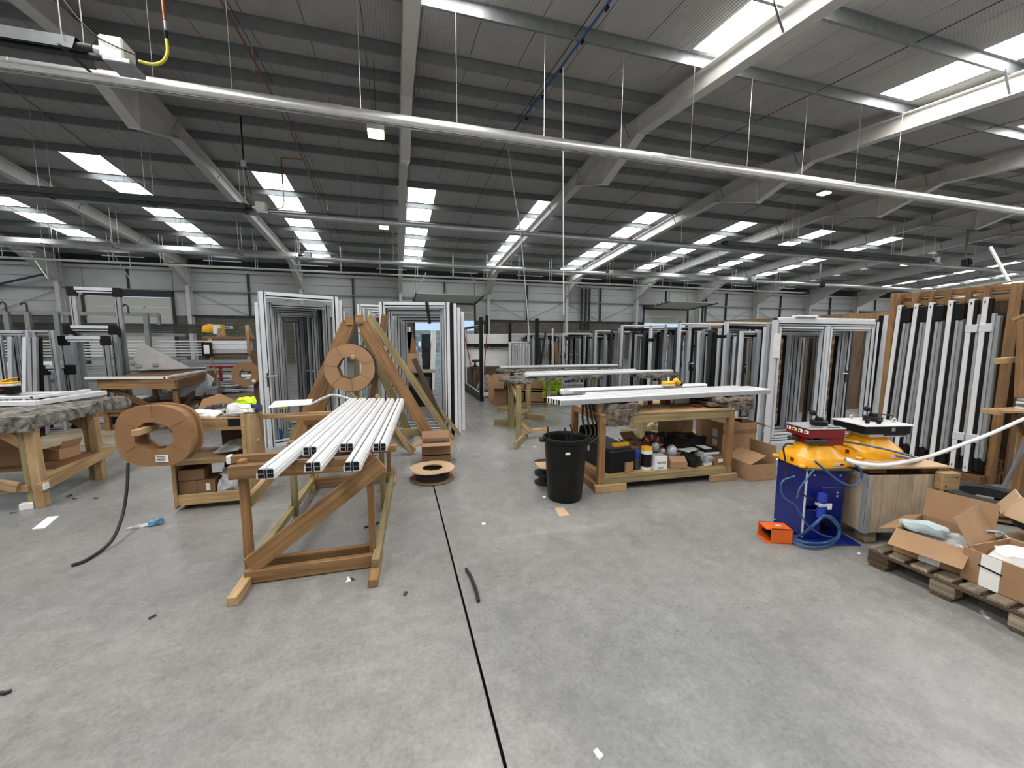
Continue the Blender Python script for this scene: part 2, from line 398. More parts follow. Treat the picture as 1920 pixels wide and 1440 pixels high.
def rafter():
    bm = bmesh.new(); W = .25
    for s in (-1, 1):
        e = YB-YR-.25
        def pt(d, z): return Vector((0, s*d, z-SL*d))
        # web
        for x0 in (0,):
            vs = [bm.verts.new((x, *pt(d, z).yz)) for x in (-.006, .006) for d, z in ((0, 0), (e, 0), (e, .42), (0, .42))]
            for q in ((0, 1, 2, 3), (4, 5, 6, 7), (0, 1, 5, 4), (3, 2, 6, 7)): bm.faces.new([vs[i] for i in q])
        addbeam(bm, pt(0, .008), pt(e, .008), W, .016); addbeam(bm, pt(0, .412), pt(e, .412), W, .016)
        # apex haunch: web triangle, flange, stiffeners
        hb = Vector((0, 0, -.78)); he = pt(1.9, 0)
        for x in (-.006, .006):
            bm.faces.new([bm.verts.new((x, 0, 0)), bm.verts.new((x, he.y, he.z)), bm.verts.new((x, 0, hb.z))])
        addbeam(bm, hb, he, W, .016)
        addbox(bm, (0, s*1.9, zr(YR+1.9)-ZR+.2), (W*.9, .012, .4)); 
        # eaves haunch
        p0 = pt(e-2.6, 0); p1 = Vector((0, s*e, -SL*e-1.05))
        for x in (-.006, .006):
            bm.faces.new([bm.verts.new((x, p0.y, p0.z)), bm.verts.new((x, s*e, -SL*e)), bm.verts.new((x, p1.y, p1.z))])
        addbeam(bm, p0, p1, W, .016); addbox(bm, (0, s*(e-2.6), pt(e-2.6, 0).z+.2), (W*.9, .012, .4))
    addbox(bm, (0, 0, -.2), (W, .03, 1.2))
    bmesh.ops.recalc_face_normals(bm, faces=bm.faces)
    return tomesh(bm, 'rafter', M_steel)
rm = rafter()
bsm = bmesh.new()
for s in (-1, 1): addbeam(bsm, (s*.1, 0, .03), (s*.36, 0, .46), .04, .008)
brace_m = tomesh(bsm, 'fly_brace', M_galv)
for k in KS:
    r = O('rafter', rm, loc(X0+BAY*k, YR, ZR), ceil)
    for d in (-6.1, -1.5, 1.5, 4.25, 8.1, 11.85): O('fly_brace', brace_m, loc(X0+BAY*k, YR+d, zr(YR+d)), r)
# sag rods: one thin rod along the slope in mid bay
for k in KS:
    for s in (-1, 1):
        beam('sag_rod', ceil, M_dark, (X0+BAY*k+3, YR+s*.4, zr(YR+.4, .46)), (X0+BAY*k+3, YR+s*16, zr(YR+16, .46)), .014, .014, 0)
# ---------------------------------------------------------------- back wall
wb_ = T('wall_back', 'grey lined steel back wall on a blockwork dado', None, (3, YB, 0), kind='structure')
doors = {-3: ('closed',), 0: ('open',), 3: ('open',), 7: ('closed',)}
DW0, DW1, DH = .85, 5.08, 3.95
def wallpanel(x0, x1, z0, z1): 
    return box('wall_panel', wb_, M_wall, ((x0+x1)/2, YB+.12, (z0+z1)/2), (x1-x0-.03, .06, z1-z0-.02), bev=.004)
for k in range(-4, 11):
    xa = X0+BAY*k; xb = xa+BAY
    if k in doors:
        a, b = xa+DW0, xa+DW1
        for u0, u1 in ((xa, a), (b, xb)):
            wallpanel(u0, u1, 2.88, 4.35); wallpanel(u0, u1, 4.35, 5.5)
            box('dado', wb_, M_block, ((u0+u1)/2, YB+.1, 1.44), (u1-u0, .2, 2.88), bev=0)
        wallpanel(a, (a+b)/2, 4.35, 5.5); wallpanel((a+b)/2, b, 4.35, 5.5)
        box('door_header', wb_, M_dark, ((a+b)/2, YB+.05, DH+.2), (b-a, .2, .4))
        for u in (a, b): box('door_track', wb_, M_dark, (u, YB-.05, DH/2), (.12, .12, DH), bev=0)
        box('wall_post', wb_, M_dark, ((a+b)/2, YB+.02, 5.0), (.08, .1, 1.2), bev=0)
    else:
        m = (xa+xb)/2
        for u0, u1 in ((xa, m), (m, xb)):
            wallpanel(u0, u1, 2.9, 3.6); wallpanel(u0, u1, 3.6, 4.35); wallpanel(u0, u1, 4.35, 4.95); wallpanel(u0, u1, 4.95, 5.5)
        box('dado', wb_, M_block, (m, YB+.1, 1.44), (BAY, .2, 2.88), bev=0)
        box('wall_post', wb_, M_dark, (m, YB+.0, 4.2), (.09, .14, 2.7), bev=0)
        for s in (-1, 1): beam('bracing_rod', wb_, M_rail, (m, YB+.02, 2.95), (m+s*2.9, YB+.02, 4.3), .025, .025, 0)
    box('wall_rail', wb_, M_rail, ((xa+xb)/2, YB-.02, 4.35), (BAY, .12, .07), bev=0)
    box('eaves_beam', wb_, M_steel, ((xa+xb)/2, YB-.02, 5.56), (BAY, .15, .16), bev=0)
    box('dado_cap', wb_, M_dark, ((xa+xb)/2 if k not in doors else xa+DW0/2, YB-.02, 2.91), (BAY if k not in doors else DW0, .2, .07), bev=0)
box('wall_top', wb_, M_dark, ((XL+XRR)/2, YB+.15, 7.4), (XRR-XL, .1, 3.7), bev=0)
for k in range(-4, 11):
    xa = X0+BAY*k
    for u0, u1 in ([(xa, xa+BAY)] if k not in doors else [(xa, xa+DW0), (xa+DW1, xa+BAY)]): box('backing_sheet', wb_, M_wall, ((u0+u1)/2, YB+.2, 3.65), (u1-u0+.02, .05, 1.6), bev=0)  # added behind the panels to block sky light leaking through their gaps
box('backing_sheet', wb_, M_wall, ((XL+XRR)/2, YB+.24, 5.0), (XRR-XL, .05, 1.4), bev=0)
def colmesh():
    bm = bmesh.new(); H_ = 5.72
    addbox(bm, (0, 0, H_/2), (.012, .4, H_)); addbox(bm, (0, -.2, H_/2), (.2, .016, H_)); addbox(bm, (0, .2, H_/2), (.2, .016, H_))
    addbox(bm, (0, 0, 4.6), (.19, .4, .012)); addbox(bm, (0, 0, .012), (.3, .5, .024))
    return tomesh(bm, 'column', M_steel)
cm = colmesh()
for k in KS: O('column', cm, loc(X0+BAY*k, YB-.24, 0), wb_)
# diagonal wall bracing in the bay left of the closed door
beam('wall_brace', wb_, M_dark, (X0-BAY*4, YB-.2, 3.3), (X0-BAY*3, YB-.2, 5.2), .09, .09, 0)
# services in the dark gap beside the columns
for x in (13.75, 14.1, 14.4, 24.9, 25.2): beam('pipe_drop', wb_, M_dark, (x, YB-.1, 2.3), (x, YB-.1, 5.4), .12, .1, 0)
# sectional overhead doors
for n, (k, st) in enumerate(sorted(doors.items())):
    a, b = X0+BAY*k+DW0+.06, X0+BAY*k+DW1-.06; m = (a+b)/2
    dr = T('door_%d' % (n+1), 'white sectional overhead door, %s' % ('closed' if st[0] == 'closed' else 'raised to show daylight'), None, (m, YB, 0), kind='structure')
    if st[0] == 'closed':
        for j in range(7):
            if j*.56 < DH-.1: box('door_section', dr, M_doorw, (m, YB-.02, .28+j*.56), (b-a, .045, .55))
        for j in range(1, 7):
            for x in (a, m-.7, m+.7, b): box('hinge', dr, M_rail, (x, YB-.05, j*.56), (.12, .02, .06), bev=0)
    else:
        for j in range(2): box('door_section', dr, M_doorw, (m, YB-.02, 2.85+.28+j*.56), (b-a, .045, .55))
        p = Vector((m, YB-.12, 4.08)); q = Vector((m, YB-3.1, 4.32))
        for j in range(5):
            beam('door_section', dr, M_doorw, p.lerp(q, j/5)+Vector((0, -.01, 0)), p.lerp(q, (j+1)/5), b-a, .045)
        for x in (a-.05, b+.05):
            beam('track', dr, M_dark, (x, YB-.1, 4.0), (x, YB-3.3, 4.28), .05, .08)
            beam('track_hanger', dr, M_rail, (x, YB-3.2, 4.3), (x, YB-3.2, 5.9), .03, .03, 0)
            beam('track_hanger', dr, M_rail, (x, YB-3.0, 4.3), (x+(.7 if x < m else -.7), YB-2.4, 5.7), .03, .03, 0)
            for j in range(6): box('roller', dr, M_dark, (x, YB-.3-j*.5, 4.1+.047*j), (.09, .05, .07), bev=0)
        box('torsion_shaft', dr, M_dark, (m, YB-.1, 4.25), (b-a+.2, .06, .06), bev=0)
# outside: pale stone bank and fence beyond the doors
bank = merge('stone_bank', None, M_stone, lambda bm: [addbox(bm, (x+random.uniform(-.3, .3), YB+12+random.uniform(-.3, .3), .45+.55*j), (1.35, .9, .52)) for x in [i*1.4-14 for i in range(34)] for j in range(4)])
tag(bank, 'bank of pale stone blocks in daylight outside the open door', kind='structure')
# other walls, out of the picture
for nm, c, s in (('wall_left', (XL-.1, (YF+YB)/2, 4.5), (.2, YB-YF+1, 9.4)), ('wall_right', (XRR+.1, (YF+YB)/2, 4.5), (.2, YB-YF+1, 9.4)), ('wall_front', ((XL+XRR)/2, YF-.3, 4.5), (XRR-XL+.4, .2, 9.4))):
    tag(box(nm, None, M_wall, c, s, bev=0), 'plain grey lined outer wall', kind='structure')
V = Vector
ORD = ('zeroth', 'first', 'second', 'third', 'fourth', 'fifth', 'sixth', 'seventh', 'eighth', 'ninth', 'tenth', 'eleventh', 'twelfth', 'thirteenth', 'fourteenth', 'fifteenth', 'sixteenth')
# ================================================================ shared builders
def jambmesh(L, m, wd=.07, dp=.07):
    k = ('j', round(L, 3), m.name, wd, dp)
    if k not in _bc:
        bm = bmesh.new()
        addbox(bm, (0, 0, 0), (L, dp, wd*.56), loc(0, 0, wd*.22))
        addbox(bm, (0, .006, 0), (L-.004, dp*.7, wd*.28), loc(0, 0, -wd*.34))
        addbox(bm, (0, 0, 0), (L-.002, dp*.8, wd*.2), loc(0, .002, -wd*.13), 1)
        addbox(bm, (0, dp/2+.004, 0), (L-.01, .012, wd*.5), None, 1)
        _bc[k] = tomesh(bm, 'profile', [m, M_black])
    return _bc[k]
def doorframe(label, p, W, h, rz=0, lean=0, m=None, group=None, wd=.07, dp=.07, sill=True, handle=None, leaf=False, name='aluminium_doorset', cat='door frame', mid=False, tilt=0):
    m = m or M_alu
    t = O(name, None, loc(p) @ rot(rz) @ rot(tilt, 'Y') @ rot(-lean, 'X')); t.empty_display_size = .05; tag(t, label, cat, group)
    def bar(nm, a, b, par=t, mm=m, w_=wd, d_=dp, up=(0, 0, 1), y=0):
        a, b = V((a[0], y, a[1])), V((b[0], y, b[1])); L = (b-a).length
        x = (b-a).normalized(); z = V((0, 1, 0)).cross(x)*-1; yv = z.cross(x)
        c = (a+b)/2
        return O(nm, jambmesh(L, mm, w_, d_), Matrix(((x.x, yv.x, z.x, c.x), (x.y, yv.y, z.y, c.y), (x.z, yv.z, z.z, c.z), (0, 0, 0, 1))), par, True)
    bar('jamb', (-W/2+wd/2, 0), (-W/2+wd/2, h)); bar('jamb', (W/2-wd/2, h), (W/2-wd/2, 0))
    bar('head', (W/2-wd, h-wd/2), (-W/2+wd, h-wd/2)) if False else bar('head', (-W/2+wd, h-wd/2), (W/2-wd, h-wd/2))
    if sill: bar('sill', (W/2-wd, wd/2), (-W/2+wd, wd/2))
    if mid: bar('mullion', (0, wd), (0, h-wd))
    if leaf:
        w2 = wd*.8; e = wd+.015
        for (a0, a1) in (((-W/2+e, W/2-e),) if not mid else ((-W/2+e, -wd*.6), (wd*.6, W/2-e))):
            bar('leaf_stile', (a0+w2/2, e), (a0+w2/2, h-e), y=.012, w_=w2); bar('leaf_stile', (a1-w2/2, h-e), (a1-w2/2, e), y=.012, w_=w2)
            bar('leaf_rail', (a0+w2, h-e-w2/2), (a1-w2, h-e-w2/2), y=.012, w_=w2); bar('leaf_rail', (a1-w2, e+w2/2), (a0+w2, e+w2/2), y=.012, w_=w2)
    if handle:
        hx = handle*(W/2-wd*.5)
        hp = O('handle', boxmesh(.03, .012, .2, M_dark, .003), loc(hx, -dp/2-.006, 1.0), t, True)
        O('lever', boxmesh(.12, .018, .02, M_wire, .004), loc(hx-handle*.05, -dp/2-.05, 1.05), hp, False) if False else O('lever', boxmesh(.12, .014, .02, M_wire, .004), loc(-handle*.05, -.016, .05), hp, True)
    return t
def carton(label, p, s, rz=0, flaps=(None, None, None, None), m=None, name='cardboard_box', group=None, lid=False, t=.006, cat='box', fl=None):
    """open carton; s=(x,y,z); flaps: opening angle in degrees for front,right,back,left (0 shut, 90 upright, 180+ hanging)"""
    m = m or M_card
    r = T(name, label, cat, p, rz, group); sx, sy, sz = s
    def f(bm):
        addbox(bm, (0, 0, t/2), (sx, sy, t))
        addbox(bm, (0, -sy/2+t/2, sz/2), (sx, t, sz)); addbox(bm, (0, sy/2-t/2, sz/2), (sx, t, sz))
        addbox(bm, (-sx/2+t/2, 0, sz/2), (t, sy-2*t, sz)); addbox(bm, (sx/2-t/2, 0, sz/2), (t, sy-2*t, sz))
    bm = bmesh.new(); f(bm); O('body', tomesh(bm, 'body', m), Matrix(), r, True)
    fl = fl or (sy*.5, sx*.5, sy*.5, sx*.5)
    for i, a in enumerate(flaps):
        if a is None: continue
        L = sx if i % 2 == 0 else sy; W = fl[i]
        hinge = [(0, -sy/2+t/2), (sx/2-t/2, 0), (0, sy/2-t/2), (-sx/2+t/2, 0)][i]
        M = loc(hinge[0], hinge[1], sz+t*.3) @ rot(i*math.pi/2) @ rot(-math.radians(a)*-1, 'X') if False else loc(hinge[0], hinge[1], sz+t*.3) @ rot(i*math.pi/2) @ rot(math.radians(a), 'X') @ loc(0, W/2, 0)
        O('flap', boxmesh(L-.01, W, t*.7, m, 0), M, r, True)
    return r
def ringmesh(out, inn, d, m, seg=None, drum=True):
    """a flat cardboard reel wrapper: outline lists (same length), thickness d along Y"""
    bm = bmesh.new(); n = len(out)
    A = [bm.verts.new((x, 0, z)) for x, z in out]; B = [bm.verts.new((x, 0, z)) for x, z in inn]
    A2 = [bm.verts.new((x, d, z)) for x, z in out]; B2 = [bm.verts.new((x, d, z)) for x, z in inn]
    for i in range(n):
        j = (i+1) % n
        bm.faces.new((A[i], A[j], B[j], B[i])); bm.faces.new((A2[j], A2[i], B2[i], B2[j])); bm.faces.new((A[j], A[i], A2[i], A2[j])); bm.faces.new((B[i], B[j], B2[j], B2[i]))
    bmesh.ops.recalc_face_normals(bm, faces=bm.faces)
    return tomesh(bm, 'cheek', m)
def loop(n, rx, rz, p=2.0, jit=0, ph=0, seed=1):
    rr = random.Random(seed); o = []
    for i in range(n):
        a = 2*math.pi*i/n+ph; c, s = math.cos(a), math.sin(a); k = (abs(c)**p+abs(s)**p)**(-1/p)*(1+rr.uniform(-jit, jit)); o.append((rx*k*c, rz*k*s))
    return o
def octa(n, rx, rz, sides=8, ph=math.pi/8):
    o = []
    for i in range(n):
        a = 2*math.pi*i/n+ph; s = math.pi*2/sides; r = math.cos(s/2)/math.cos(((a-ph) % s)-s/2); o.append((rx*r*math.cos(a), rz*r*math.sin(a)))
    return o
def fluff(name, par, c, s, rz=0, seed=1, m=None, amp=.035):
    return lump(name, par, m or M_carpet, s, loc(c) @ rot(rz), amp, 9, seed, 10, rnd=.12)
# ================================================================ timber trestle in the foreground
ts = T('timber_trestle', 'knocked-together timber trestle with a diagonal brace, carrying white profiles, nearest the camera', 'trestle', (-.55, 3.7, 0))
def rail(x0, y0, x1, y1, z0, z1, m, wd=.047, nm='rail', t=ts): return beam(nm, t, m, (x0, y0, (z0+z1)/2), (x1, y1, (z0+z1)/2), wd, z1-z0)
rail(-.99, 2.62, -.965, 3.12, 0, .055, M_pine, .06, 'skid'); rail(-.9, 4.42, -.885, 4.75, 0, .055, M_pine, .06, 'skid')
rail(-.185, 2.58, -.165, 3.0, 0, .055, M_orange, .06, 'skid'); rail(-.075, 4.42, -.062, 4.76, 0, .055, M_pine, .06, 'skid')
rail(-.972, 2.95, -.888, 4.72, .055, .115, M_treat, .05, 'side_runner'); rail(-.175, 2.72, -.068, 4.72, .055, .115, M_treat, .05, 'side_runner')
posts = [(-1.0, 2.98, .8, M_orange), (-.2, 2.9, .8, M_orange), (-.91, 4.64, .78, M_orange), (-.115, 4.6, .78, M_orange), (-.91, 3.86, .7, M_treat), (-.155, 3.78, .74, M_treat)]
for x, y, h_, m in posts: box('post', ts, m, None, None, M=None) if False else beam('post', ts, m, (x, y, .02), (x, y, h_), .045, .07, up=(0, 1, 0))
beam('bottom_rail', ts, M_orange, (-.99, 2.85, .05), (-.2, 2.84, .05), .045, .085); beam('bottom_rail', ts, M_orange, (-.97, 2.97, .07), (-.22, 2.96, .07), .04, .07)
beam('bottom_rail', ts, M_orange, (-.9, 4.56, .07), (-.1, 4.55, .07), .045, .09)
beam('diagonal_brace', ts, M_orange, oy(468, 1062, 2.845), oy(716, 868, 2.845), .022, .12, up=(0, 0, 1))
beam('top_rail', ts, M_orange, (-1.06, 2.92, .735), (-.15, 2.9, .735), .045, .09)
beam('top_rail', ts, M_orange, (-.95, 4.6, .735), (-.05, 4.58, .735), .045, .09)
def zc_(p_, z_): return V((p_.x, p_.y, z_))
cb = beam('crossbar', ts, M_orange, zc_(oy(428, 849, 3.05), .788), zc_(oy(744, 836, 3.05), .788), .05, .05)
beam('tape_end', ts, M_paper, zc_(oy(426, 849, 3.05), .788), zc_(oy(434, 849, 3.05), .788), .055, .055)
beam('crossbar', ts, M_pine, zc_(oy(490, 769, 4.66), .788), zc_(oy(756, 770, 4.66), .788), .05, .05); beam('crossbar', ts, M_orange, zc_(oy(534, 780, 4.5), .788), zc_(oy(742, 780, 4.5), .788), .045, .05)
beam('side_rail', ts, M_pine, (-.985, 3.0, .5), (-.91, 3.9, .6), .04, .08)
beam('side_rail', ts, M_pine, (-.14, 3.8, .62), (-.11, 4.6, .6), .04, .08)
# white profiles on the trestle
def profile(label, a, b, wd=.096, hg=.062, group=None):
    """double-ridged white frame profile with a black gasket line"""
    t = O('frame_profile', None, frame(a, b)); t.empty_display_size = .05; tag(t, label, 'profile', group); L = (V(b)-V(a)).length
    def one(s):
        k = ('pf', round(L, 3), wd, hg, s)
        if k not in _bc:
            bm = bmesh.new(); h2 = hg/2; w2 = wd*.46
            out = [(-w2/2, -h2), (-w2/2+.004, h2), (w2/2-.014, h2), (w2/2-.002, h2-.016), (w2/2-.002, h2*.1), (w2/2+.002, h2*.05), (w2/2+.002, -h2)]
            if s < 0: out = [(-x, z) for x, z in out][::-1]
            M_ = Matrix(((0, 0, 1, -L/2), (1, 0, 0, 0), (0, 1, 0, 0), (0, 0, 0, 1)))
            addprism(bm, out, L, M_)
            bmesh.ops.recalc_face_normals(bm, faces=bm.faces)
            # hollow chambers at the cut ends
            for e in (-1, 1):
                for zc in (-.45, .4): addbox(bm, (e*(L/2), 0, zc*h2), (.004, w2*.7, h2*.74), None, 1)
            _bc[k] = tomesh(bm, 'profile_bar', [M_white, M_black])
        return _bc[k]
    O('bar', one(1), loc(0, wd*.25, 0), t, True); O('bar', one(-1), loc(0, -wd*.25, 0), t, True)
    O('gasket', boxmesh(L+.004, wd*.1, hg*.8, M_black, 0), loc(0, 0, -hg*.06), t, True)
    return t
PZ = .845
near = [(498, 888), (566, 846), (569, 876), (621, 840), (628, 876), (677, 840)]
d0 = (g(661, 752, PZ)-g(498, 888, PZ)).normalized(); n0 = V((d0.y, -d0.x, 0))
o0 = g(498, 888, PZ); LB = ('leftmost white profile on the trestle, overhanging nearest the camera', 'second white profile from the left on the trestle, set back', 'third white profile from the left on the trestle, overhanging', 'fourth white profile from the left on the trestle, set back', 'fifth white profile from the left on the trestle, overhanging to the right', 'rightmost white profile on the trestle')
for i, q in enumerate(near):
    p = g(*q, PZ); u = (p-o0).dot(d0); a = o0+d0*u+n0*(.112*i); b = o0+d0*(2.72-.03*i+random.uniform(-.03, .03))+n0*(.112*i)
    z = .845+.0*i; a.z = b.z = z; profile(LB[i], a, b, group='white profiles on the foreground trestle')
# papers and off-cuts beyond the profiles, on the far crossbar
slab('paper_sheets', None, M_paper, [oy(503, 764, 4.62), oy(583, 758, 4.62), oy(586, 748, 4.9), oy(515, 752, 4.9)], .006); tag(bpy.data.objects['paper_sheets'], 'white film and paper sheets lying on the far crossbar of the trestle', 'paper')
tag(box('marker_block', None, M_hiviz, oy(530, 765, 4.66)+V((0, 0, .004)), (.09, .03, .02)), 'small fluorescent yellow marker on the trestle crossbar', 'marker')
# ================================================================ shelf cart on the left
cx0, cx1, cy0, cy1 = -2.0, -1.39, 4.28, 4.78
ct = T('shelf_cart', 'pine and plywood shelf cart with two open shelves, full of offcuts', 'cart', ((cx0+cx1)/2, (cy0+cy1)/2, 0))
box('base_rail', ct, M_pine, ((cx0+cx1)/2, cy0+.012, .1), (cx1-cx0-.02, .022, .1)); box('bottom_shelf', ct, M_ply, ((cx0+cx1)/2, (cy0+cy1)/2, .1), (cx1-cx0-.03, cy1-cy0, .018))
box('shelf', ct, M_ply, ((cx0+cx1)/2, (cy0+cy1)/2, .465), (cx1-cx0-.03, cy1-cy0, .018)); box('shelf_rail', ct, M_pine, ((cx0+cx1)/2, cy0+.012, .455), (cx1-cx0-.03, .022, .045))
box('top_rail', ct, M_pine, ((cx0+cx1)/2, cy0+.012, .8), (cx1-cx0-.03, .024, .12)); box('top_shelf', ct, M_ply, ((cx0+cx1)/2, (cy0+cy1)/2, .845), (cx1-cx0-.03, cy1-cy0, .018))
for j in range(4): beam('side_plank', ct, M_pine, (cx1, cy0+.065+j*.124, .03), (cx1, cy0+.065+j*.124, .9), .12, .02, up=(1, 0, 0))
box('side_panel', ct, M_ply, (cx0, (cy0+cy1)/2, .25), (.018, cy1-cy0, .46)); box('side_panel', ct, M_ply, (cx0, cy1-.12, .62), (.018, .24, .32)); box('edge_strip', ct, M_pine, (cx0+.012, cy0, .28), (.022, .018, .46)); box('edge_strip', ct, M_pine, (cx1-.02, cy0, .46), (.03, .018, .88))
for x in (cx0+.07, cx1-.07):
    for y in (cy0+.08, cy1-.08):
        lathe('castor', ct, M_dark, [(.0, -.012), (.024, -.012), (.024, .012), (0, .012)], loc(x, y, .024) @ rot(math.pi/2, 'Y'), 12)
box('rear_panel', ct, M_darkw, (cx1-.2, cy1-.01, .64), (.36, .012, .32))  # dark panel added across the open back, paints the unlit interior
beam('peg', ct, M_pine, (-2.05, 3.9, .83), (-2.0, 4.6, .83), .05, .05)
box('black_stain_patch', ct, M_black, (cx1-.09, cy0-.001, .81), (.1, .004, .07)) 
# contents of the cart
carton('small brown carton standing on the other cartons in the cart', (-1.88, 4.42, .27), (.2, .2, .1), .05, (0, 0, 0, 0), M_cardd, group=None)
for i, (x, lb) in enumerate(((-1.91, 'left brown carton on the bottom shelf of the cart'), (-1.765, 'brown carton with a white label on the bottom shelf of the cart'))):
    c = carton(lb, (x, 4.43, .11), (.14, .22, .155), .03, (0, 0, 0, 0), M_cardd)
    box('label_slip', c, M_paper, (x+.02, 4.315, .2 if i else .13), (.035, .004, .07 if i else .03))
for i, (x, y, z, s, m, lb) in enumerate(((-1.555, 4.42, .115, (.2, .22, .2), M_plastic, 'crumpled clear plastic bags on the bottom shelf of the cart'), (-1.57, 4.62, .11, (.22, .2, .27), M_filmd, 'dark plastic sacking behind the clear bags on the cart'), (-1.66, 4.46, .11, (.14, .2, .1), M_filmd, 'dark crumpled film between cartons and clear bags on the cart'))):
    tag(lump('plastic_bag', None, m, s, loc(x, y, z), .05, 14, 11+i, 10), lb, 'plastic bag')
for i in range(7):
    a = -.35+.09*i; p = V((-1.55+.012*i, 4.42+.02*i, .485+.008*i))
    t_ = beam('aluminium_offcut', None, M_alu if i % 2 else M_alud, p+V((-.17*math.cos(a), -.17*math.sin(a)*.6, -.0)), p+V((.13*math.cos(a), .16*math.sin(a)*.6, .05)), .022, .012)
    tag(t_, 'short aluminium profile offcut piled on the middle shelf of the cart', 'offcut', 'offcuts on the cart shelf')
tag(slab('clear_sheet', None, M_plastic, [(-1.72, 4.4, .5), (-1.5, 4.36, .52), (-1.46, 4.62, .6), (-1.66, 4.66, .56)], .004), 'glossy clear sheet leaning over the offcuts on the cart', 'sheet')
tag(lump('work_gloves', None, M_navy, (.14, .12, .07), loc(-1.5, 4.52, .855), .03, 18, 3), 'dark blue gloves on top of the cart', 'gloves')
tag(lump('hi_vis_vest', None, M_hiviz, (.15, .1, .085), loc(-1.5, 4.66, .9), .03, 18, 4), 'folded fluorescent yellow vest on top of the cart', 'vest')
tag(lump('rag_heap', None, M_navy, (.2, .12, .07), loc(-1.45, 4.6, .855), .03, 16, 14), 'dark blue cloth under the vest on the cart', 'cloth')
for i, (x, y, s, m, lb) in enumerate(((-1.47, 4.4, (.2, .12, .1), M_filmw, 'white plastic bag on the front corner of the cart top'), (-1.74, 4.4, (.24, .18, .05), M_paper, 'crumpled white paper on the left of the cart top'), (-1.68, 4.58, (.26, .18, .07), M_filmd, 'black film heap in the middle of the cart top'))):
    tag(lump('wrapping', None, m, s, loc(x, y, .855), .035, 16, 30+i, 9), lb, 'wrapping')
for i in range(5):
    p = V((-1.72+.07*i, 4.34+.03*(i % 2), .866+.006*i)); t_ = beam('profile_offcut', None, (M_white, M_dark, M_alug)[i % 3], p, p+V((.16, .06-.05*i, .015)), .02, .014)
    tag(t_, 'short profile offcut lying on top of the cart', 'offcut', 'offcuts on top of the cart')
bm_ = M_cardd
tag(slab('cardboard_flap', None, M_card, [(-1.95, 4.72, .86), (-1.6, 4.76, .86), (-1.62, 4.77, .95), (-1.76, 4.77, 1.03), (-1.9, 4.74, .98)], .006, (0, -1, .2)), 'bent cardboard flap standing at the back of the cart top', 'cardboard')
# big cardboard coil on the cart's peg
rc = oy(288, 818, 4.02)
cr = T('gasket_reel', 'large brown cardboard-wrapped gasket reel hanging on the peg of the cart', 'reel', (rc.x, 4.02, rc.z), -.12)
n_ = 32
O('front_cheek', ringmesh(loop(n_, .285, .262, 2.7, .012, seed=3), octa(n_, .155, .13, 8, math.pi/8), .045, M_reel), Matrix(), cr, True)
O('wrap', ringmesh(loop(n_, .27, .25, 2.5), octa(n_, .165, .14), .075, M_cardd), loc(0, .05, 0), cr, True)
O('back_cheek', ringmesh(loop(n_, .285, .262, 2.6, .012, seed=5), octa(n_, .155, .13), .03, M_reel), loc(.01, .125, 0), cr, True)
lb_ = O('shipping_label', boxmesh(.095, .004, .06, M_paper, 0), loc(.05, -.004, -.195), cr, True)
for j in range(4): O('print_line', boxmesh(.07-.015*(j % 2), .002, .004, M_dark, 0), loc(-.006, -.003, .018-.011*j), lb_, True)
for a in (.5, 1.57, 2.6, 3.67, 5.75): 
    O('fold_line', boxmesh(.11, .003, .004, M_cardd, 0), rot(-a, 'Y') @ loc(.215, -.0015, 0), cr, True)
hs = tube('rubber_strip', None, M_rubber, [oy(240, 868, 4.05), oy(238, 915, 3.98), oy(230, 965, 3.9), g(213, 1008, .06), g(190, 1032, .014), g(160, 1051, .012), g(134, 1060, .012)], .012, 8)
tag(hs, 'black rubber strip trailing from the hanging reel down to the floor', 'rubber strip')
# ================================================================ floor litter
def flat(label, cat, m, pix, name, t=.003, z=.003): return tag(slab(name, None, m, [g(x, y, z) for x, y in pix], t, (0, 0, 1)), label, cat)
flat('white paper sheet on the floor in front of the left bench', 'paper', M_paper, [(60, 992), (84, 990), (111, 967), (90, 969)], 'paper_sheet')
flat('small brown cardboard slip on the floor in front of the black bin', 'cardboard', M_cardl, [(1040, 952), (1056, 951), (1069, 966), (1049, 968)], 'cardboard_slip')
flat('torn white paper scrap on the floor before the trestle', 'paper', M_paper, [(648, 1091), (659, 1089), (656, 1084), (652, 1080), (651, 1087)], 'paper_scrap')
tag(lump('blue_wrapper', None, mat('blue_film', (.12, .25, .36), .2, var=.5, scale=30), (.085, .06, .05), loc(g(293, 984)), .02, 30, 2, 7), 'crumpled blue plastic wrapper on the floor by the cart', 'wrapper')
tag(lump('film_scrap', None, M_plastic, (.16, .04, .016), loc(g(257, 990)) @ rot(.3), .012, 30, 5, 7), 'flattened clear film scrap beside the blue wrapper', 'film')
tag(tube('rubber_offcut', None, M_rubber, [g(874, 1067, .011), g(882, 1080, .011), g(889, 1097, .011), g(894, 1112, .011), g(897, 1127, .011)], .011), 'curved black rubber offcut on the floor beside the saw-cut joint', 'rubber offcut')
tag(tube('rubber_offcut', None, M_rubber, [g(683, 989, .009), g(698, 985, .009), g(716, 977, .009)], .009), 'short black rubber offcut on the floor under the trestle', 'rubber offcut')
tag(tube('rubber_offcut', None, M_rubber, [g(0, 1299, .008), g(10, 1299, .008), g(22, 1294, .008)], .008), 'black rubber end on the floor at the left edge of view', 'rubber offcut')
tag(lathe('white_plug', None, M_white, [(0, 0), (.012, 0), (.012, .03), (0, .03)], loc(g(1018, 932, .012)) @ rot(1.57, 'Y') @ rot(.6, 'X'), 10), 'small white plastic plug on the floor left of the bin', 'plug')
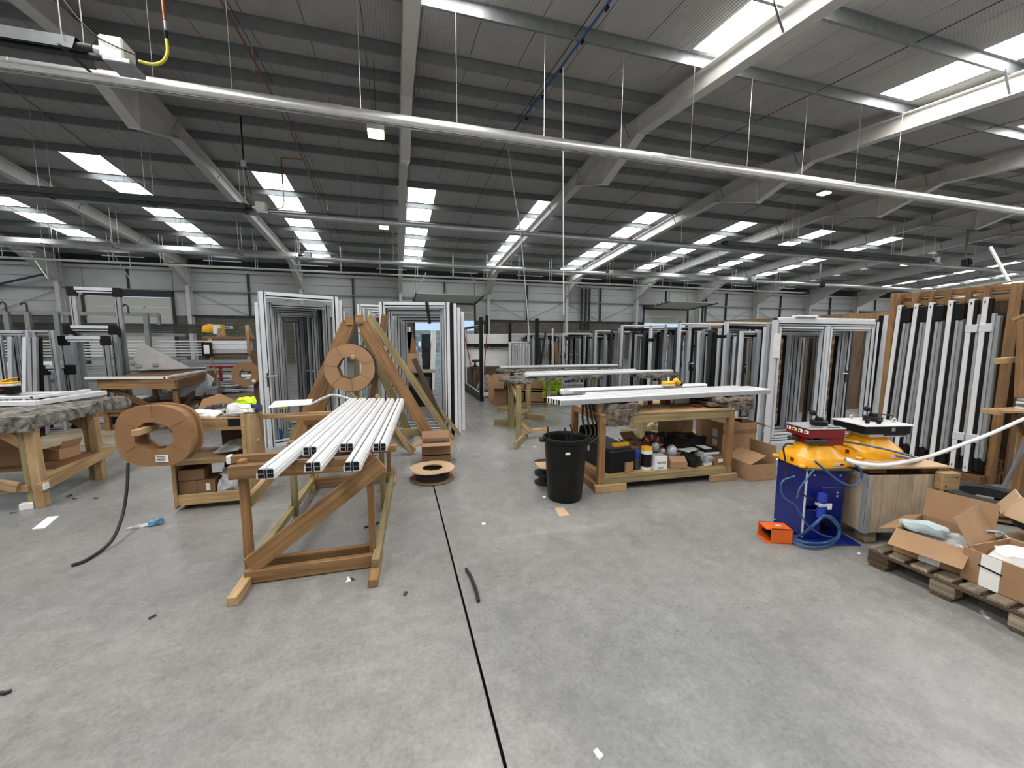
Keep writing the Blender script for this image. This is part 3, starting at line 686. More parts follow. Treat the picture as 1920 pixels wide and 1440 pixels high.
for i, (x, y) in enumerate(((907, 983), (760, 1114), (660, 1087), (980, 836), (1002, 838), (1122, 1416), (180, 935), (285, 1158), (362, 945), (140, 935), (25, 962), (130, 930), (720, 962), (160, 868), (330, 925))):
    m = M_paper if i in (0, 3, 4, 5) else M_dark
    tag(lump('litter_scrap', None, m, (.035, .022, .008), loc(g(x, y)) @ rot(i), .008, 40, i, 4), ('tiny white' if m is M_paper else 'tiny dark')+' scrap lying on the concrete floor', 'scrap', 'white floor scraps' if m is M_paper else 'dark floor scraps')
# ================================================================ flat reel and small carton by the aisle
rf = T('gasket_reel', 'flat reel of black gasket between two cardboard discs lying on the floor', 'reel', g(811, 897), .2)
def disc(out, inn, d, z, nm, m): return O(nm, ringmesh(out, inn, d, m), loc(0, 0, z) @ rot(math.pi/2, 'X') @ rot(0), rf, True)
disc(loop(n_, .25, .25, 2.05, .01), octa(n_, .09, .09), .006, .007, 'bottom_disc', M_cardd)
lathe('coil', rf, M_rubber, [(.1, .012), (.19, .012), (.185, .03), (.19, .05), (.185, .07), (.19, .088), (.1, .088), (.1, .012)], loc(g(811, 897)), 28, cap=False)
disc(loop(n_, .245, .24, 2.4, .02, seed=8), octa(n_, .12, .12), .007, .125, 'top_disc', M_cardl)
bx = carton('opened cardboard box with hanging flaps beside the flat reel', g(818, 868), (.36, .26, .13), -.06, (None, None, None, None), M_cardd)
bx2 = carton('opened cardboard box standing on another carton by the aisle', g(818, 866)+V((.0, .0, .132)), (.36, .26, .15), -.06, (185, 230, 110, 200), M_card, fl=(.12, .14, .1, .12))
tag(lump('cable_heap', None, M_rubber, (.26, .18, .06), loc(g(818, 866)+V((0, 0, .2))), .04, 20, 9), 'coil of black gasket inside the opened box by the aisle', 'gasket')
# ================================================================ carpet-topped bench at the left edge
lt = T('workbench', 'carpet-topped timber bench at the left edge, carrying a flat window frame', 'workbench', (-4.3, 5.2, 0))
bx0, bx1, by0, by1 = -5.7, -3.27, 4.76, 5.55
for x in (bx0, bx1):
    for y in (by0, by1):
        beam('leg', lt, M_pine, (x, y, 0), (x-.02, y, .82), .075, .075, up=(0, 1, 0))
        if x == bx1: beam('leg_pack', lt, M_treat, (x-.065, y+.01, 0), (x-.085, y+.01, .8), .045, .08, up=(0, 1, 0))
for y in (by0, by1): beam('top_rail', lt, M_pine, (bx0, y, .77), (bx1+.03, y, .77), .05, .09)
beam('side_rail', lt, M_pine, (bx1+.03, by0-.05, .2), (bx1+.05, by1+.12, .3), .045, .085); box('tape_patch', lt, M_paper, (bx1+.06, by0-.03, .205), (.012, .06, .06))
beam('front_stretcher', lt, M_pine, (bx0, by0-.03, .2), (bx1-.06, by0-.03, .2), .045, .06)
beam('diagonal_brace', lt, M_pine, (-4.3, by0-.06, .52), (bx1-.12, by0-.06, .22), .04, .09)
for y in (by0, by1): beam('knee_brace', lt, M_pine, (bx1-.3, y, .8), (bx1-.04, y, .58), .04, .09)
beam('shelf_bearer', lt, M_pine, (bx1, by0, .29), (bx1, by1, .29), .04, .05)
box('lower_shelf', lt, M_brown, (-4.45, 5.22, .325), (2.4, .6, .02))
box('top_board', lt, M_darkw, (-4.45, 5.2, .82), (2.4, .95, .02))
for i, (c, s) in enumerate((((-3.72, 4.74, .74), (1.0, .16, .14)), ((-4.7, 4.76, .73), (1.1, .16, .14)), ((-3.3, 5.2, .76), (.17, 1.1, .11)), ((-4.45, 5.25, .835), (2.4, 1.1, .045)), ((-3.24, 5.85, .76), (.2, .2, .13)))):
    fluff('carpet_padding', lt, c, s, seed=20+i)
# flat frame lying on the bench
fl = T('glazing_unit', 'white and black window frame lying flat on the carpet-topped bench', 'window frame', g(70, 757, .895))
def strip(t, a, b, w_, z, h_=.05, m=M_white, dark=True):
    A, B = V(a), V(b); A.z = B.z = z+h_/2
    beam('profile_bar', t, m, A, B, w_, h_)
    if dark:
        n = (B-A).normalized(); s = V((-n.y, n.x, 0)); beam('gasket', t, M_black, A+s*w_*.95, B+s*w_*.95, w_*.9, h_*.6, 0); beam('bead', t, m, A+s*w_*1.75, B+s*w_*1.75, w_*.7, h_*.8)
cA, cB = g(70, 760, .89), g(199, 740, .89); cC = cA+V((-2.2, .25, 0)); 
strip(fl, cC, cA, .035, .89); strip(fl, cA, cB, .035, .89); strip(fl, cB, cB+V((-2.2, .25, 0)), .035, .89)
strip(fl, cA+V((-.1, .12, 0)), cB+V((-.1, -.1, 0)), .03, .945, .03); strip(fl, cC+V((0, .14, 0)), cA+V((-.1, .14, 0)), .03, .945, .03)
tb = T('screw_tub', 'black tub with an open yellow lid standing on the left bench', 'tub', g(18, 739, .93), .1)
box('body', tb, M_black, None, None, M=Matrix(), local=True) if False else O('body', boxmesh(.15, .12, .1, M_black, .01), loc(0, 0, .05), tb, True)
O('rim', boxmesh(.155, .125, .03, M_paper, .006), loc(0, 0, .11), tb, True); O('tray', boxmesh(.155, .125, .025, M_yellowp, .006), loc(0, 0, .135), tb, True)
O('lid', boxmesh(.13, .11, .012, M_yellowp, .004), loc(-.01, .03, .17) @ rot(-.35, 'Y'), tb, True); O('badge', boxmesh(.04, .003, .02, M_red, 0), loc(-.03, -.062, .06), tb, True)
# things on the lower shelf
carton('open brown carton with a white label on the lower shelf of the left bench', (-3.72, 5.16, .335), (.27, .24, .2), .1, (100, None, 150, None), M_cardd)
carton('smaller open carton at the right end of the left bench shelf', (-3.44, 5.3, .335), (.2, .2, .11), -.3, (160, 120, None, None), M_card)
carton('brown carton near the frame edge on the left bench shelf', (-4.42, 5.12, .335), (.26, .24, .2), .1, (120, None, None, 150), M_cardd)
tag(lump('white_tub', None, M_filmw, (.2, .16, .1), loc(-4.1, 5.06, .336), .01, 8, 2), 'cloudy white plastic tub on the lower shelf of the left bench', 'tub')
tag(lump('film_roll', None, M_plastic, (.22, .14, .26), loc(-3.95, 5.34, .336), .04, 12, 6), 'crumpled clear film standing behind the cartons under the left bench', 'film')
pk = T('product_box', 'black, green and white printed box hanging under the left bench top', 'box', (-4.05, 5.0, .62), .05)
O('body', boxmesh(.2, .12, .16, M_black, .003), loc(0, 0, .07), pk, True); O('label_band', boxmesh(.17, .004, .06, M_paper, 0), loc(0, -.062, .04), pk, True); O('label_band', boxmesh(.08, .004, .05, M_green, 0), loc(-.05, -.064, .04), pk, True)
tag(box('timber_block', None, M_paper, g(52, 948, .03), (.09, .07, .06), .3), 'white painted block against the near leg of the left bench', 'block')
tag(slab('loose_board', None, M_oldw, [g(20, 838, .02), g(230, 832, .02), g(232, 800, .02), (-5.6, 8.7, .02)], .02, (0, 0, 1)), 'large pale board lying flat on the floor behind the left bench', 'board')
# ================================================================ second timber bench, behind
t2 = T('workbench', 'brown timber bench behind the reel, its top covered with black and white profiles', 'workbench', (-4.1, 8.3, 0))
q0, q1, q2 = g(186, 716, .86), g(330, 716, .86), g(398, 698, .86); q3 = q0+(q2-q1)
def zz(p, z): return V((p.x, p.y, z))
for p in (q0, q1, q2, q3): 
    p2 = p.lerp((q0+q2)/2, .06); beam('leg', t2, M_brown, zz(p2, 0), zz(p2, .8), .08, .06, up=(0, 1, 0))
for a, b in ((q0, q1), (q1, q2), (q2, q3), (q3, q0)):
    beam('top_rail', t2, M_orange if a is q0 else M_brown, zz(a, .79), zz(b, .79), .05, .1); beam('edge_rail', t2, M_brown, zz(a, .87), zz(b, .87), .06, .06)
slab('top_board', t2, M_brown, [zz(q0, .905), zz(q1, .905), zz(q2, .905), zz(q3, .905)], .02, (0, 0, 1))
e0, e1 = q0.lerp(q2, .06), q1.lerp(q3, .06)
beam('diagonal_brace', t2, M_brown, zz(e0, .75), zz(e1, .2), .03, .1); beam('stretcher', t2, M_brown, zz(e0+V((-.2, 0, 0)), .3), zz(e1, .3), .045, .08)
beam('diagonal_brace', t2, M_darkw, zz(q1.lerp(q3, .08), .25), zz(q2.lerp(q0, .08), .75), .03, .09)
slab('lower_shelf', t2, M_brown, [zz(q0, .36), zz(q1, .36), zz(q2, .36), zz(q3, .36)], .02, (0, 0, 1))
ff = T('glazing_unit', 'long black and white frame lying flat on the brown bench', 'window frame', zz(q0, .91))
for a, b, z in ((q0+V((-.15, -.05, 0)), q1.lerp(q0, .15), .91), (q1.lerp(q0, .12), q2.lerp(q1, .2), .91), (q3.lerp(q0, .3), q2.lerp(q3, .1), .93)):
    strip(ff, zz(a, 0), zz(b, 0), .035, z, .04)
tag(beam('frame_bar', None, M_dark, zz(q0.lerp(q3, .5), .95), zz(q1.lerp(q2, .8), .965), .06, .03), 'dark profile bar lying across the brown bench', 'profile')
tr = T('sheet_offcut', 'large pale grey triangular sheet propped behind the brown bench', 'sheet', (-4.5, 9.35, .9))
slab('sheet', tr, mat('grey_sheet', (.34, .34, .33), .6), [oy(263, 641, 9.45), oy(243, 692, 9.35), oy(360, 691, 9.35)], .012)
for i, (x, y) in enumerate(((247, 680), (259, 686), (290, 684))): box('clip', tr, M_alud, oy(x, y, 9.33), (.09, .02, .06))
tag(slab('sheet_offcut', None, mat('grey_board', (.4, .4, .39), .6), [oy(330, 722, 8.9), oy(388, 700, 9.6), oy(401, 710, 9.6), oy(388, 742, 9.4), oy(335, 745, 8.9)], .012), 'pale board offcut leaning under the right end of the brown bench', 'sheet')
# clutter under the brown bench
for i, (px, py, z, s, m, lb) in enumerate(((262, 738, .355, (.4, .25, .06), M_card, 'flattened cardboard on the shelf of the brown bench'), (302, 770, .0, (.2, .2, .62), M_alug, 'bundle of upright grey profile ends on the brown bench shelf'), (232, 772, .0, (.3, .25, .3), M_black, 'dark crate under the left end of the brown bench'), (262, 765, .0, (.28, .3, .26), M_filmw, 'white wrapped parcel under the brown bench'), (292, 780, .0, (.35, .3, .22), M_cardd, 'brown carton on the floor under the brown bench'), (340, 758, .0, (.4, .35, .35), M_darkw, 'dark crate at the right end under the brown bench'), (318, 748, .37, (.25, .2, .12), M_paper, 'white box on the brown bench shelf'))):
    tag(lump('parcel', None, m, s, loc(g(px, py, z) if i else zz(((q0+q1)/2).lerp((q2+q3)/2, .35), .361)), .02, 9, 40+i, 6, rnd=.05, smooth=False), lb, 'parcel')
tag(lump('yellow_tool', None, M_yellowp, (.2, .16, .1), loc(g(226, 762, .3)), .04, 12, 3, 6), 'yellow power tool on a crate under the brown bench', 'tool')
# ================================================================ stack of black-cornered frames, far left
def bframe(label, p, W, h, rz, lean, group):
    t = O('glazing_unit', None, loc(p) @ rot(rz) @ rot(-lean, 'X')); tag(t, label, 'window frame', group); w_ = .1
    for s in (-1, 1):
        O('stile', jambmesh(h-.3, M_alud if s > 0 else M_alug, w_, .06), loc(s*(W/2-w_/2), 0, h/2) @ rot(math.pi/2, 'Y'), t, True)
        for z in (.08, h-.08): O('corner_guard', boxmesh(w_*1.35, .085, .17, M_black, .01), loc(s*(W/2-w_/2), 0, z), t, True)
    for z in (w_/2, h-w_/2):
        O('rail', jambmesh(W-.2, M_alu, w_, .07), loc(0, -.01, z), t, True)
    return t
for i, (x0, y0, x1, Y, lb) in enumerate(((131, 538, 225, 9.6, 'tallest frame with black corner guards in the far left stack'), (124, 610, 218, 9.35, 'second tallest black-cornered frame in the far left stack'), (114, 630, 203, 9.1, 'black-cornered frame in front of the tall ones, far left'), (76, 685, 137, 8.85, 'small black-cornered frame at the front of the far left stack'), (128, 615, 222, 9.48, 'black-cornered frame behind the second tallest, far left'))):
    a = oy(x0, y0, Y); b = oy(x1, y0, Y); h_ = a.z
    bframe(lb, ((a.x+b.x)/2, Y, 0), b.x-a.x, h_, .05, -.01, 'frames with black corner guards')
# grey frames at the far left edge
for i, (x0, x1, y0, Y, m) in enumerate(((-40, 64, 619, 8.5, M_alu), (58, 104, 619, 8.6, M_alug), (-30, 40, 622, 8.7, M_alud), (20, 100, 620, 8.9, M_alud), (-10, 52, 620, 8.35, M_alug))):
    a = oy(x0, y0, Y); b = oy(x1, y0, Y)
    doorframe(('widest bright', 'right-hand grey', 'leftmost dull', 'rearmost wide dull', 'nearest grey')[i]+' aluminium frame leaning in the group at the far left edge', ((a.x+b.x)/2, Y, 0), b.x-a.x, a.z, .08, -.03+.01*i, m, 'grey frames at the far left', sill=True)
for i, (x, x2, Y, m) in enumerate(((20, 14, 8.3, M_alug), (48, 38, 8.25, M_alu), (66, 62, 8.2, M_alud), (74, 72, 8.3, M_black), (55, 54, 8.2, M_alud))):
    t_ = beam('loose_profile', None, m, oy(x, 632, Y), zz(oy(x2, 760, Y-.1), .02), .05, .05, up=(0, 1, 0)); tag(t_, ORD[i+1]+' loose upright profile leaning among the frames at the far left', 'profile', 'loose profiles far left')
# cantilever rack of long bars
rk = T('bar_rack', 'steel rack stacked with long dark and pale bars along the far left', 'rack', (-6.4, 11.6, 0))
beam('top_rail', rk, M_galv, (-9.2, 11.5, 2.13), (-5.35, 11.5, 2.13), .08, .09)
for x in (-8.9, -8.05, -7.7, -7.2, -5.57): beam('upright', rk, M_galv, (x, 11.45, 0), (x, 11.45, 2.15), .09, .08, up=(0, 1, 0))
beam('upright', rk, M_galv, (-5.35, 11.5, 1.9), (-5.35, 11.5, 2.15), .06, .06, up=(0, 1, 0))
for z in (1.66, 1.1, .6): 
    beam('arm', rk, M_galv, (-9.2, 11.62, z), (-4.9, 11.62, z), .06, .07)
for x in (-8.05, -7.7, -5.9): tube('hook', rk, M_dark, [(x, 11.45, 2.15), (x, 11.45, 2.3), (x-.05, 11.45, 2.35), (x-.1, 11.45, 2.3)], .018, 6)
LR = 'long dark bar on the top arm of the far left rack'
for j in range(3):
    for k in range(5): tag(beam('long_bar', None, M_dark, (-9.5, 11.68+.07*j, 1.725+.046*k), (-4.55+.02*random.random(), 11.68+.07*j, 1.725+.046*k), .06, .04), 'long dark bar in the %s layer from the top, %s, on the far left rack' % (ORD[5-k], ('front', 'middle', 'rear')[j]), 'bar', 'dark bars on the rack')
for k in range(6):
    for j in range(2): tag(beam('long_bar', None, M_alu, (-9.5, 11.6+.1*j, 1.18+.066*k), (-4.5, 11.6+.1*j, 1.18+.066*k), .07, .03), 'long pale bar, %s row from the top, %s, on the far left rack' % (ORD[6-k], ('front', 'rear')[j]), 'bar', 'pale bars on the rack')
for k in range(6): tag(beam('long_bar', None, M_alud, (-9.5, 11.6, .66+.06*k), (-4.7, 11.6, .66+.06*k), .1, .035), ORD[6-k]+' long dull bar from the top on the lower arm of the far left rack', 'bar', 'dull bars on the rack')
tag(lump('yellow_end_guard', None, M_yellowp, (.4, .3, .2), loc(-4.35, 11.75, 1.72), .03, 6, 2, 6), 'yellow wrap round the ends of the dark bars on the far left rack', 'wrap')
tag(lump('white_wrap', None, M_filmw, (.14, .1, .22), loc(-4.18, 11.5, 1.68), .03, 6, 3, 6), 'white film wrap beside the yellow wrap on the rack', 'wrap')
for i in range(4):
    tag(box('bright_pack', None, M_paper, oy((33, 80, 12, 60)[i], (683, 681, 690, 688)[i], 10.8), (.55, .3, .07)), 'bright white pack seen between the frames far left', 'pack', 'white packs far left')
# timber shelf rack between far left and the frame stack
sr = T('timber_shelf', 'timber shelf loaded with white and grey panels behind the cart', 'shelf', (-3.75, 11.1, 0))
for x in (-4.15, -3.38): beam('post', sr, M_pine, (x, 11.0, 0), (x, 11.0, 1.62 if x < -4 else 1.9), .08, .08, up=(0, 1, 0))
beam('top_board', sr, M_orange, (-4.3, 11.2, 1.6), (-3.15, 11.2, 1.6), .5, .05); beam('bearer', sr, M_brown, (-4.3, 11.1, 1.2), (-3.15, 11.1, 1.2), .4, .05); beam('bearer', sr, M_brown, (-4.3, 11.1, .82), (-3.15, 11.1, .82), .4, .05)
beam('brace', sr, M_darkw, (-4.7, 11.0, .9), (-4.1, 11.0, 1.22), .04, .07); beam('lath', sr, M_pine, (-3.36, 10.93, .7), (-3.36, 10.93, 1.75), .05, .04, up=(0, 1, 0))
for i, (z, h_, m) in enumerate(((1.235, .1, M_alug), (1.34, .11, M_alu), (1.455, .075, M_white))): tag(box('panel_stack', None, m, (-3.8, 11.05, z+h_/2), (.85, .4, h_)), ('grey', 'pale grey', 'white')[i]+' panel in the pile on the timber shelf', 'panel')
for i in range(3): tag(beam('grey_section', None, M_alud, (-4.7, 10.9, .87+.09*i), (-3.2, 10.9, .87+.09*i), .3, .08), ('bottom', 'middle', 'top')[i]+' long grey section under the timber shelf', 'section', 'grey sections on the timber shelf')
for i, (x, h_) in enumerate(((-3.98, .19), (-3.9, .15), (-3.36, .2))): 
    prism('timber_wedge', None, M_pine, [(-.05, 0), (.05, 0), (.025, h_), (-.025, h_)], .08, loc(x, 11.1, 1.625) @ rot(math.pi/2, 'X')); tag(bpy.context.scene.collection.objects[-1], ('taller pale wedge on the timber shelf', 'shorter pale wedge on the timber shelf', 'pale wedge on the right end of the timber shelf')[i], 'wedge')
sg = T('exit_sign', 'small green and white emergency exit sign on the block wall', 'sign', oy(428, 614, YB-.3))
ps = oy(428, 614, YB-.3); box('panel', sg, M_paper, ps, (.5, .05, .17)); 
for dx in (-.12, .03): box('pictogram', sg, mat('sign_green', (.02, .25, .08), .5), ps+V((dx, -.03, 0)), (.1, .01, .12))
# black-edged poster on post
pf = T('notice_board', 'small white notice in a black patterned frame on the timber shelf post', 'notice', oy(388, 655, 10.8))
box('frame', pf, M_black, oy(388, 655, 10.8), (.2, .03, .32)); box('sheet', pf, M_paper, oy(388, 655, 10.8)+V((0, -.02, 0)), (.11, .01, .2))
# hanging small reel
r2 = T('gasket_reel', 'small brown reel hanging in the shade left of the frame stack', 'reel', oy(460, 702, 9.0))
O('cheek', ringmesh(loop(24, .24, .24, 2.2, .02), octa(24, .11, .11), .08, M_cardd), Matrix(), r2, True); O('label_slip', boxmesh(.06, .004, .05, M_paper, 0), loc(.14, -.005, -.13), r2, True)
p2 = oy(462, 702, 9.0)
ps_ = T('reel_post', 'dark timber post carrying the small hanging reel', 'post', (p2.x+.1, 9.15, 0)); beam('post', ps_, M_darkw, (p2.x+.14, 9.15, 0), (p2.x+.14, 9.15, 1.35), .12, .1, up=(0, 1, 0)); beam('peg', ps_, M_pine, (p2.x, 8.95, .97), (p2.x+.14, 9.15, .97), .04, .04); beam('foot', ps_, M_darkw, (p2.x-.2, 9.15, .04), (p2.x+.4, 9.15, .04), .1, .08)
# heap of profile ends and clutter between cart and shelf
for i in range(26):
    rr = random.Random(i); p = V((-3.35+rr.uniform(-.2, .2), 9.65+rr.uniform(-.15, .15), .455+.012*i)); a = rr.uniform(-.35, .35)
    t_ = beam('profile_offcut', None, (M_alug, M_dark, M_alud, M_alu)[i % 4], p-V((.3*math.cos(a), .3*math.sin(a), 0)), p+V((.3*math.cos(a), .3*math.sin(a), rr.uniform(-.02, .04))), .04, .02)
    tag(t_, 'grey profile offcut in the heap behind the cart', 'offcut', 'offcut heap behind the cart')
ht_ = T('low_table', 'low timber table under the offcut heap behind the cart', 'table', (-3.35, 9.7, 0)); box('top', ht_, M_oldw, (-3.35, 9.7, .42), (1.1, .8, .04))
for x in (-3.8, -2.9):
    for y in (9.4, 10.0): beam('leg', ht_, M_brown, (x, y, 0), (x, y, .4), .07, .07, up=(0, 1, 0))
for i in range(12):
    p = oy(401, 735, 9.25); t_ = beam('profile_end', None, M_alud, V((p.x-.1+.05*(i % 4), 9.2, .5+.05*(i//4))), V((p.x-.1+.05*(i % 4), 9.7, .5+.05*(i//4))), .044, .044); tag(t_, 'square profile end in the neat bundle behind the cart', 'profile', 'profile bundle behind the cart')
ex = T('trolley', 'dark red steel trolley upright standing behind the brown bench', 'trolley', g(415, 760)); pr_ = oy(414, 700, 9.9)
beam('upright', ex, M_red, (pr_.x, 9.9, .1), (pr_.x, 9.9, .98), .05, .05, up=(0, 1, 0)); beam('crossbar', ex, M_red, (pr_.x-.2, 9.9, .98), (pr_.x+.25, 9.9, .98), .05, .05); beam('base', ex, M_red, (pr_.x-.2, 9.9, .05), (pr_.x+.3, 9.9, .05), .3, .08)
tag(beam('broom_handle', None, M_brown, oy(396, 672, 9.5), zz(oy(416, 742, 9.3), .5), .025, .025, up=(0, 1, 0)), 'thin dark handle leaning at the end of the brown bench', 'handle')
tag(box('white_sheet', None, M_paper, (-3.3, 10.06, .62), (.9, .03, .36)), 'white sheet standing behind the offcut heap', 'sheet')
# ================================================================ left stack of door frames
hL = 2.252; A_ = g(484, 546, hL); B_ = g(632, 557, hL); dL = (B_-A_); W_ = V((dL.x, dL.y, 0)).length; rzL = math.atan2(dL.y, dL.x); cL = (A_+B_)/2; nL = V((-math.sin(rzL), math.cos(rzL), 0)); eL = V((math.cos(rzL), math.sin(rzL), 0))
fL = doorframe('front door frame of the stack left of the timber A-frame, with a black lever handle', (cL.x, cL.y, 0), W_, hL, rzL, 0, M_alu, None, .085, .07, handle=-1)
GL = 'door frames stacked left of the A-frame'
for i in range(1, 13):
    rr = random.Random(i+3); hh = hL-.09-.018*i+rr.uniform(-.04, .03); ww = W_*(.88-.05*i+rr.uniform(-.02, .03)); p = cL+nL*(.1*i)+eL*(W_*.43-ww/2-.012*i+rr.uniform(-.03, .02))
    doorframe(ORD[i+1]+' door frame from the front in the stack left of the timber A-frame', (p.x, p.y, 0), ww, hh, rzL+rr.uniform(-.008, .008), 0, (M_alu, M_alud, M_alu, M_dark, M_alug)[i % 5], GL, .07, .06, sill=False, handle=1 if i in (2, 5, 7) else None, leaf=i in (4, 9))
for i, (dx, dn, hh) in enumerate(((.04, .02, 2.2), (.085, .1, 2.12), (.16, .2, 2.05), (-W_-.03, .05, 2.1))):
    p = cL+eL*(W_/2+dx)+nL*dn; t_ = beam('upright_profile', None, (M_white, M_black, M_alu, M_alu)[i], zz(p, 0.0), zz(p+eL*.015, hh), .045, .06, up=(0, 1, 0)); tag(t_, ('white upright profile at the right edge of the left frame stack', 'black upright profile at the right edge of the left frame stack', 'silver upright profile just right of the left frame stack', 'silver upright profile at the left edge of the left frame stack')[i], 'profile')
for i in range(4):
    p = V((-.38+.07*i, 7.55+.25*i, 0)); doorframe(ORD[i+1]+' pale frame from the front behind the timber A-frame apex', p, .5, 2.18-.03*i, .2, 0, (M_white, M_alu)[i % 2], 'pale frames behind the A-frame', .06, .06, sill=False)
slab('film_flap', fL, mat('blue_film_panel', (.01, .06, .22), .4), [oy(480, 597, 6.6), oy(488, 597, 6.6), oy(485, 646, 6.6), oy(479, 646, 6.6)], .02)
tag(slab('blue_film_sheet', None, bpy.data.materials['blue_film_panel'], [oy(517, 797, 6.72), oy(532, 810, 6.72), oy(528, 838, 6.72), oy(517, 838, 6.72)], .02), 'small blue panel low inside the left frame stack', 'panel')
# ================================================================ middle stack of door frames
hM = 2.176; A_ = g(711, 566, hM); B_ = g(843, 567, hM); dM = (B_-A_); Wm = V((dM.x, dM.y, 0)).length; rzM = math.atan2(dM.y, dM.x); cM = (A_+B_)/2; nM = V((-math.sin(rzM), math.cos(rzM), 0)); eM = V((math.cos(rzM), math.sin(rzM), 0))
m0 = doorframe('front silver door frame of the middle stack, strapped with black tape, beside the aisle', (cM.x, cM.y, 0), Wm, hM, rzM, 0, M_alu, None, .085, .07)
O('strap', boxmesh(.05, .006, .35, M_black, 0), loc(.22, -.04, hM-.17) @ rot(-.12, 'Y'), m0, True)
GM = 'door frames stacked beside the aisle'
for i in range(1, 9):
    rr = random.Random(i+40); hh = hM-.06-.02*i+rr.uniform(-.02, .02); ww = Wm*(.9-.012*i+rr.uniform(-.04, .02)); p = cM+nM*(.13*i)+eM*rr.uniform(-.05, .05)
    doorframe(ORD[i+1]+' silver door frame from the front in the middle stack beside the aisle', (p.x, p.y, 0), ww, hh, rzM+rr.uniform(-.02, .02), 0, (M_alu, M_alug)[i % 2], GM, .065, .06, sill=i % 2 == 0, handle=1 if i in (3, 5) else None)
for i, (dx, dn, hh, m) in enumerate(((.03, .0, 2.17, M_black), (.075, .03, 2.16, M_white), (.13, .1, 2.1, M_alu), (.18, .3, 2.05, M_white))):
    p = cM+eM*(Wm/2+dx)+nM*dn; t_ = beam('upright_profile', None, m, zz(p, 0), zz(p, hh), .05, .06, up=(0, 1, 0)); tag(t_, ('black upright bar on the right edge of the middle frame stack', 'white upright bar on the right edge of the middle frame stack', 'silver upright bar right of the middle frame stack', 'rearmost white upright bar right of the middle frame stack')[i], 'profile')
for i in range(9):
    p = cM+nM*(.1+.13*i); t_ = beam('frame_bearer', None, M_alud, zz(p-eM*.5, .02), zz(p+eM*.45, .02), .05, .04); tag(t_, ORD[i+1]+' grey bearer from the front on the floor under the middle frame stack', 'bearer', 'bearers under the middle frame stack')
# ================================================================ timber A-frame with hanging coil
af = T('timber_a_frame', 'big timber A-frame stand with a coil hanging on it, between the two frame stacks', 'stand', (-.5, 6.0, 0))
YA = 6.0
def ap(x, y, Y=YA): return oy(x, y, Y)
top = ap(664, 608); 
beam('leg', af, M_orange, ap(659, 610), ap(543, 838), .045, .17, up=(0, 1, 0)) if False else None
def plank(nm, t, m, a, b, w_, th, Y=None):
    a, b = V(a), V(b); L = (b-a).length; x = (b-a).normalized(); y = V((0, 1, 0)); y = (y-x*y.dot(x)).normalized(); z = x.cross(y); c = (a+b)/2
    return O(nm, boxmesh(L, th, w_, m, .004), Matrix(((x.x, y.x, z.x, c.x), (x.y, y.y, z.y, c.y), (x.z, y.z, z.z, c.z), (0, 0, 0, 1))), t)
plank('leg', af, M_orange, ap(654, 604), ap(548, 842), .17, .045); plank('leg', af, M_orange, ap(680, 604), ap(816, 836), .17, .045)
plank('rear_leg', af, M_orange, oy(653, 612, 6.35), zz(oy(575, 820, 6.35), .01), .15, .045); plank('rear_leg', af, M_treat, oy(680, 620, 6.35), zz(oy(770, 800, 6.5), .01), .12, .045)
box('apex_block', af, M_orange, ap(656, 601), (.1, .1, .12)); box('apex_block', af, M_orange, ap(674, 599), (.1, .1, .12))
beam('king_post', af, M_treat, ap(667, 668)+V((0, .1, 0)), zz(ap(667, 830), .0)+V((0, .1, 0)), .06, .06, up=(0, 1, 0)); beam('peg', af, M_pine, ap(661, 670, 5.62), ap(664, 668, 6.2), .05, .05)
plank('cross_tie', af, M_treat, ap(560, 812)+V((0, .06, 0)), ap(800, 812)+V((0, .06, 0)), .1, .04)
LT = [((692, 592), (846, 836), 6.25, M_treat, .1), ((776, 672), (842, 828), 6.4, M_darkw, .08), ((690, 600), (862, 846), 6.45, M_treat, .06), ((652, 740), (776, 862), 5.62, M_treat, .1), ((706, 740), (770, 868), 5.55, M_pine, .05), ((722, 590), (690, 800), 6.6, M_brown, .1)]
for i, (a, b, Y, m, w_) in enumerate(LT):
    b_ = oy(*b, Y); b_.z = max(b_.z, .03); t_ = plank('timber_plank', None, m, oy(*a, Y), b_, w_, .05)
    tag(t_, ('long greenish plank leaning right of the A-frame', 'dark plank leaning inside the middle frame stack', 'thin greenish plank behind the long leaning one', 'greenish plank sloping from the coil down to the small carton', 'pale lath sloping down to the small carton', 'brown upright plank behind the A-frame apex')[i], 'plank')
cc = ap(656, 690, 5.72)
cl_ = T('gasket_coil', 'cardboard-wrapped coil of black gasket hanging on the timber A-frame', 'reel', cc, .1)
O('front_cheek', ringmesh(loop(28, .315, .315, 2.15, .015, seed=4), octa(28, .16, .16, 7, .3), .02, M_card), Matrix(), cl_, True)
O('coil', ringmesh(loop(28, .325, .325, 2.0), loop(28, .175, .175), .09, M_rubber), loc(.02, .022, 0), cl_, True); O('back_cheek', ringmesh(loop(28, .3, .3, 2.1), octa(28, .16, .16, 7, .3), .02, M_cardd), loc(.03, .115, 0), cl_, True)
for a in (.3, 1.2, 2.1, 3.0, 3.9, 4.8, 5.7): O('fold_line', boxmesh(.17, .003, .005, M_cardd, 0), rot(-a, 'Y') @ loc(.235, -.0015, 0), cl_, True)
tag(tube('grey_strip', None, M_hoseg, [oy(585, 757, 5.0), oy(612, 744, 5.05), oy(628, 741, 5.1), oy(660, 749, 5.1)], .015, 6), 'bent grey strip lying beyond the white profiles', 'strip')
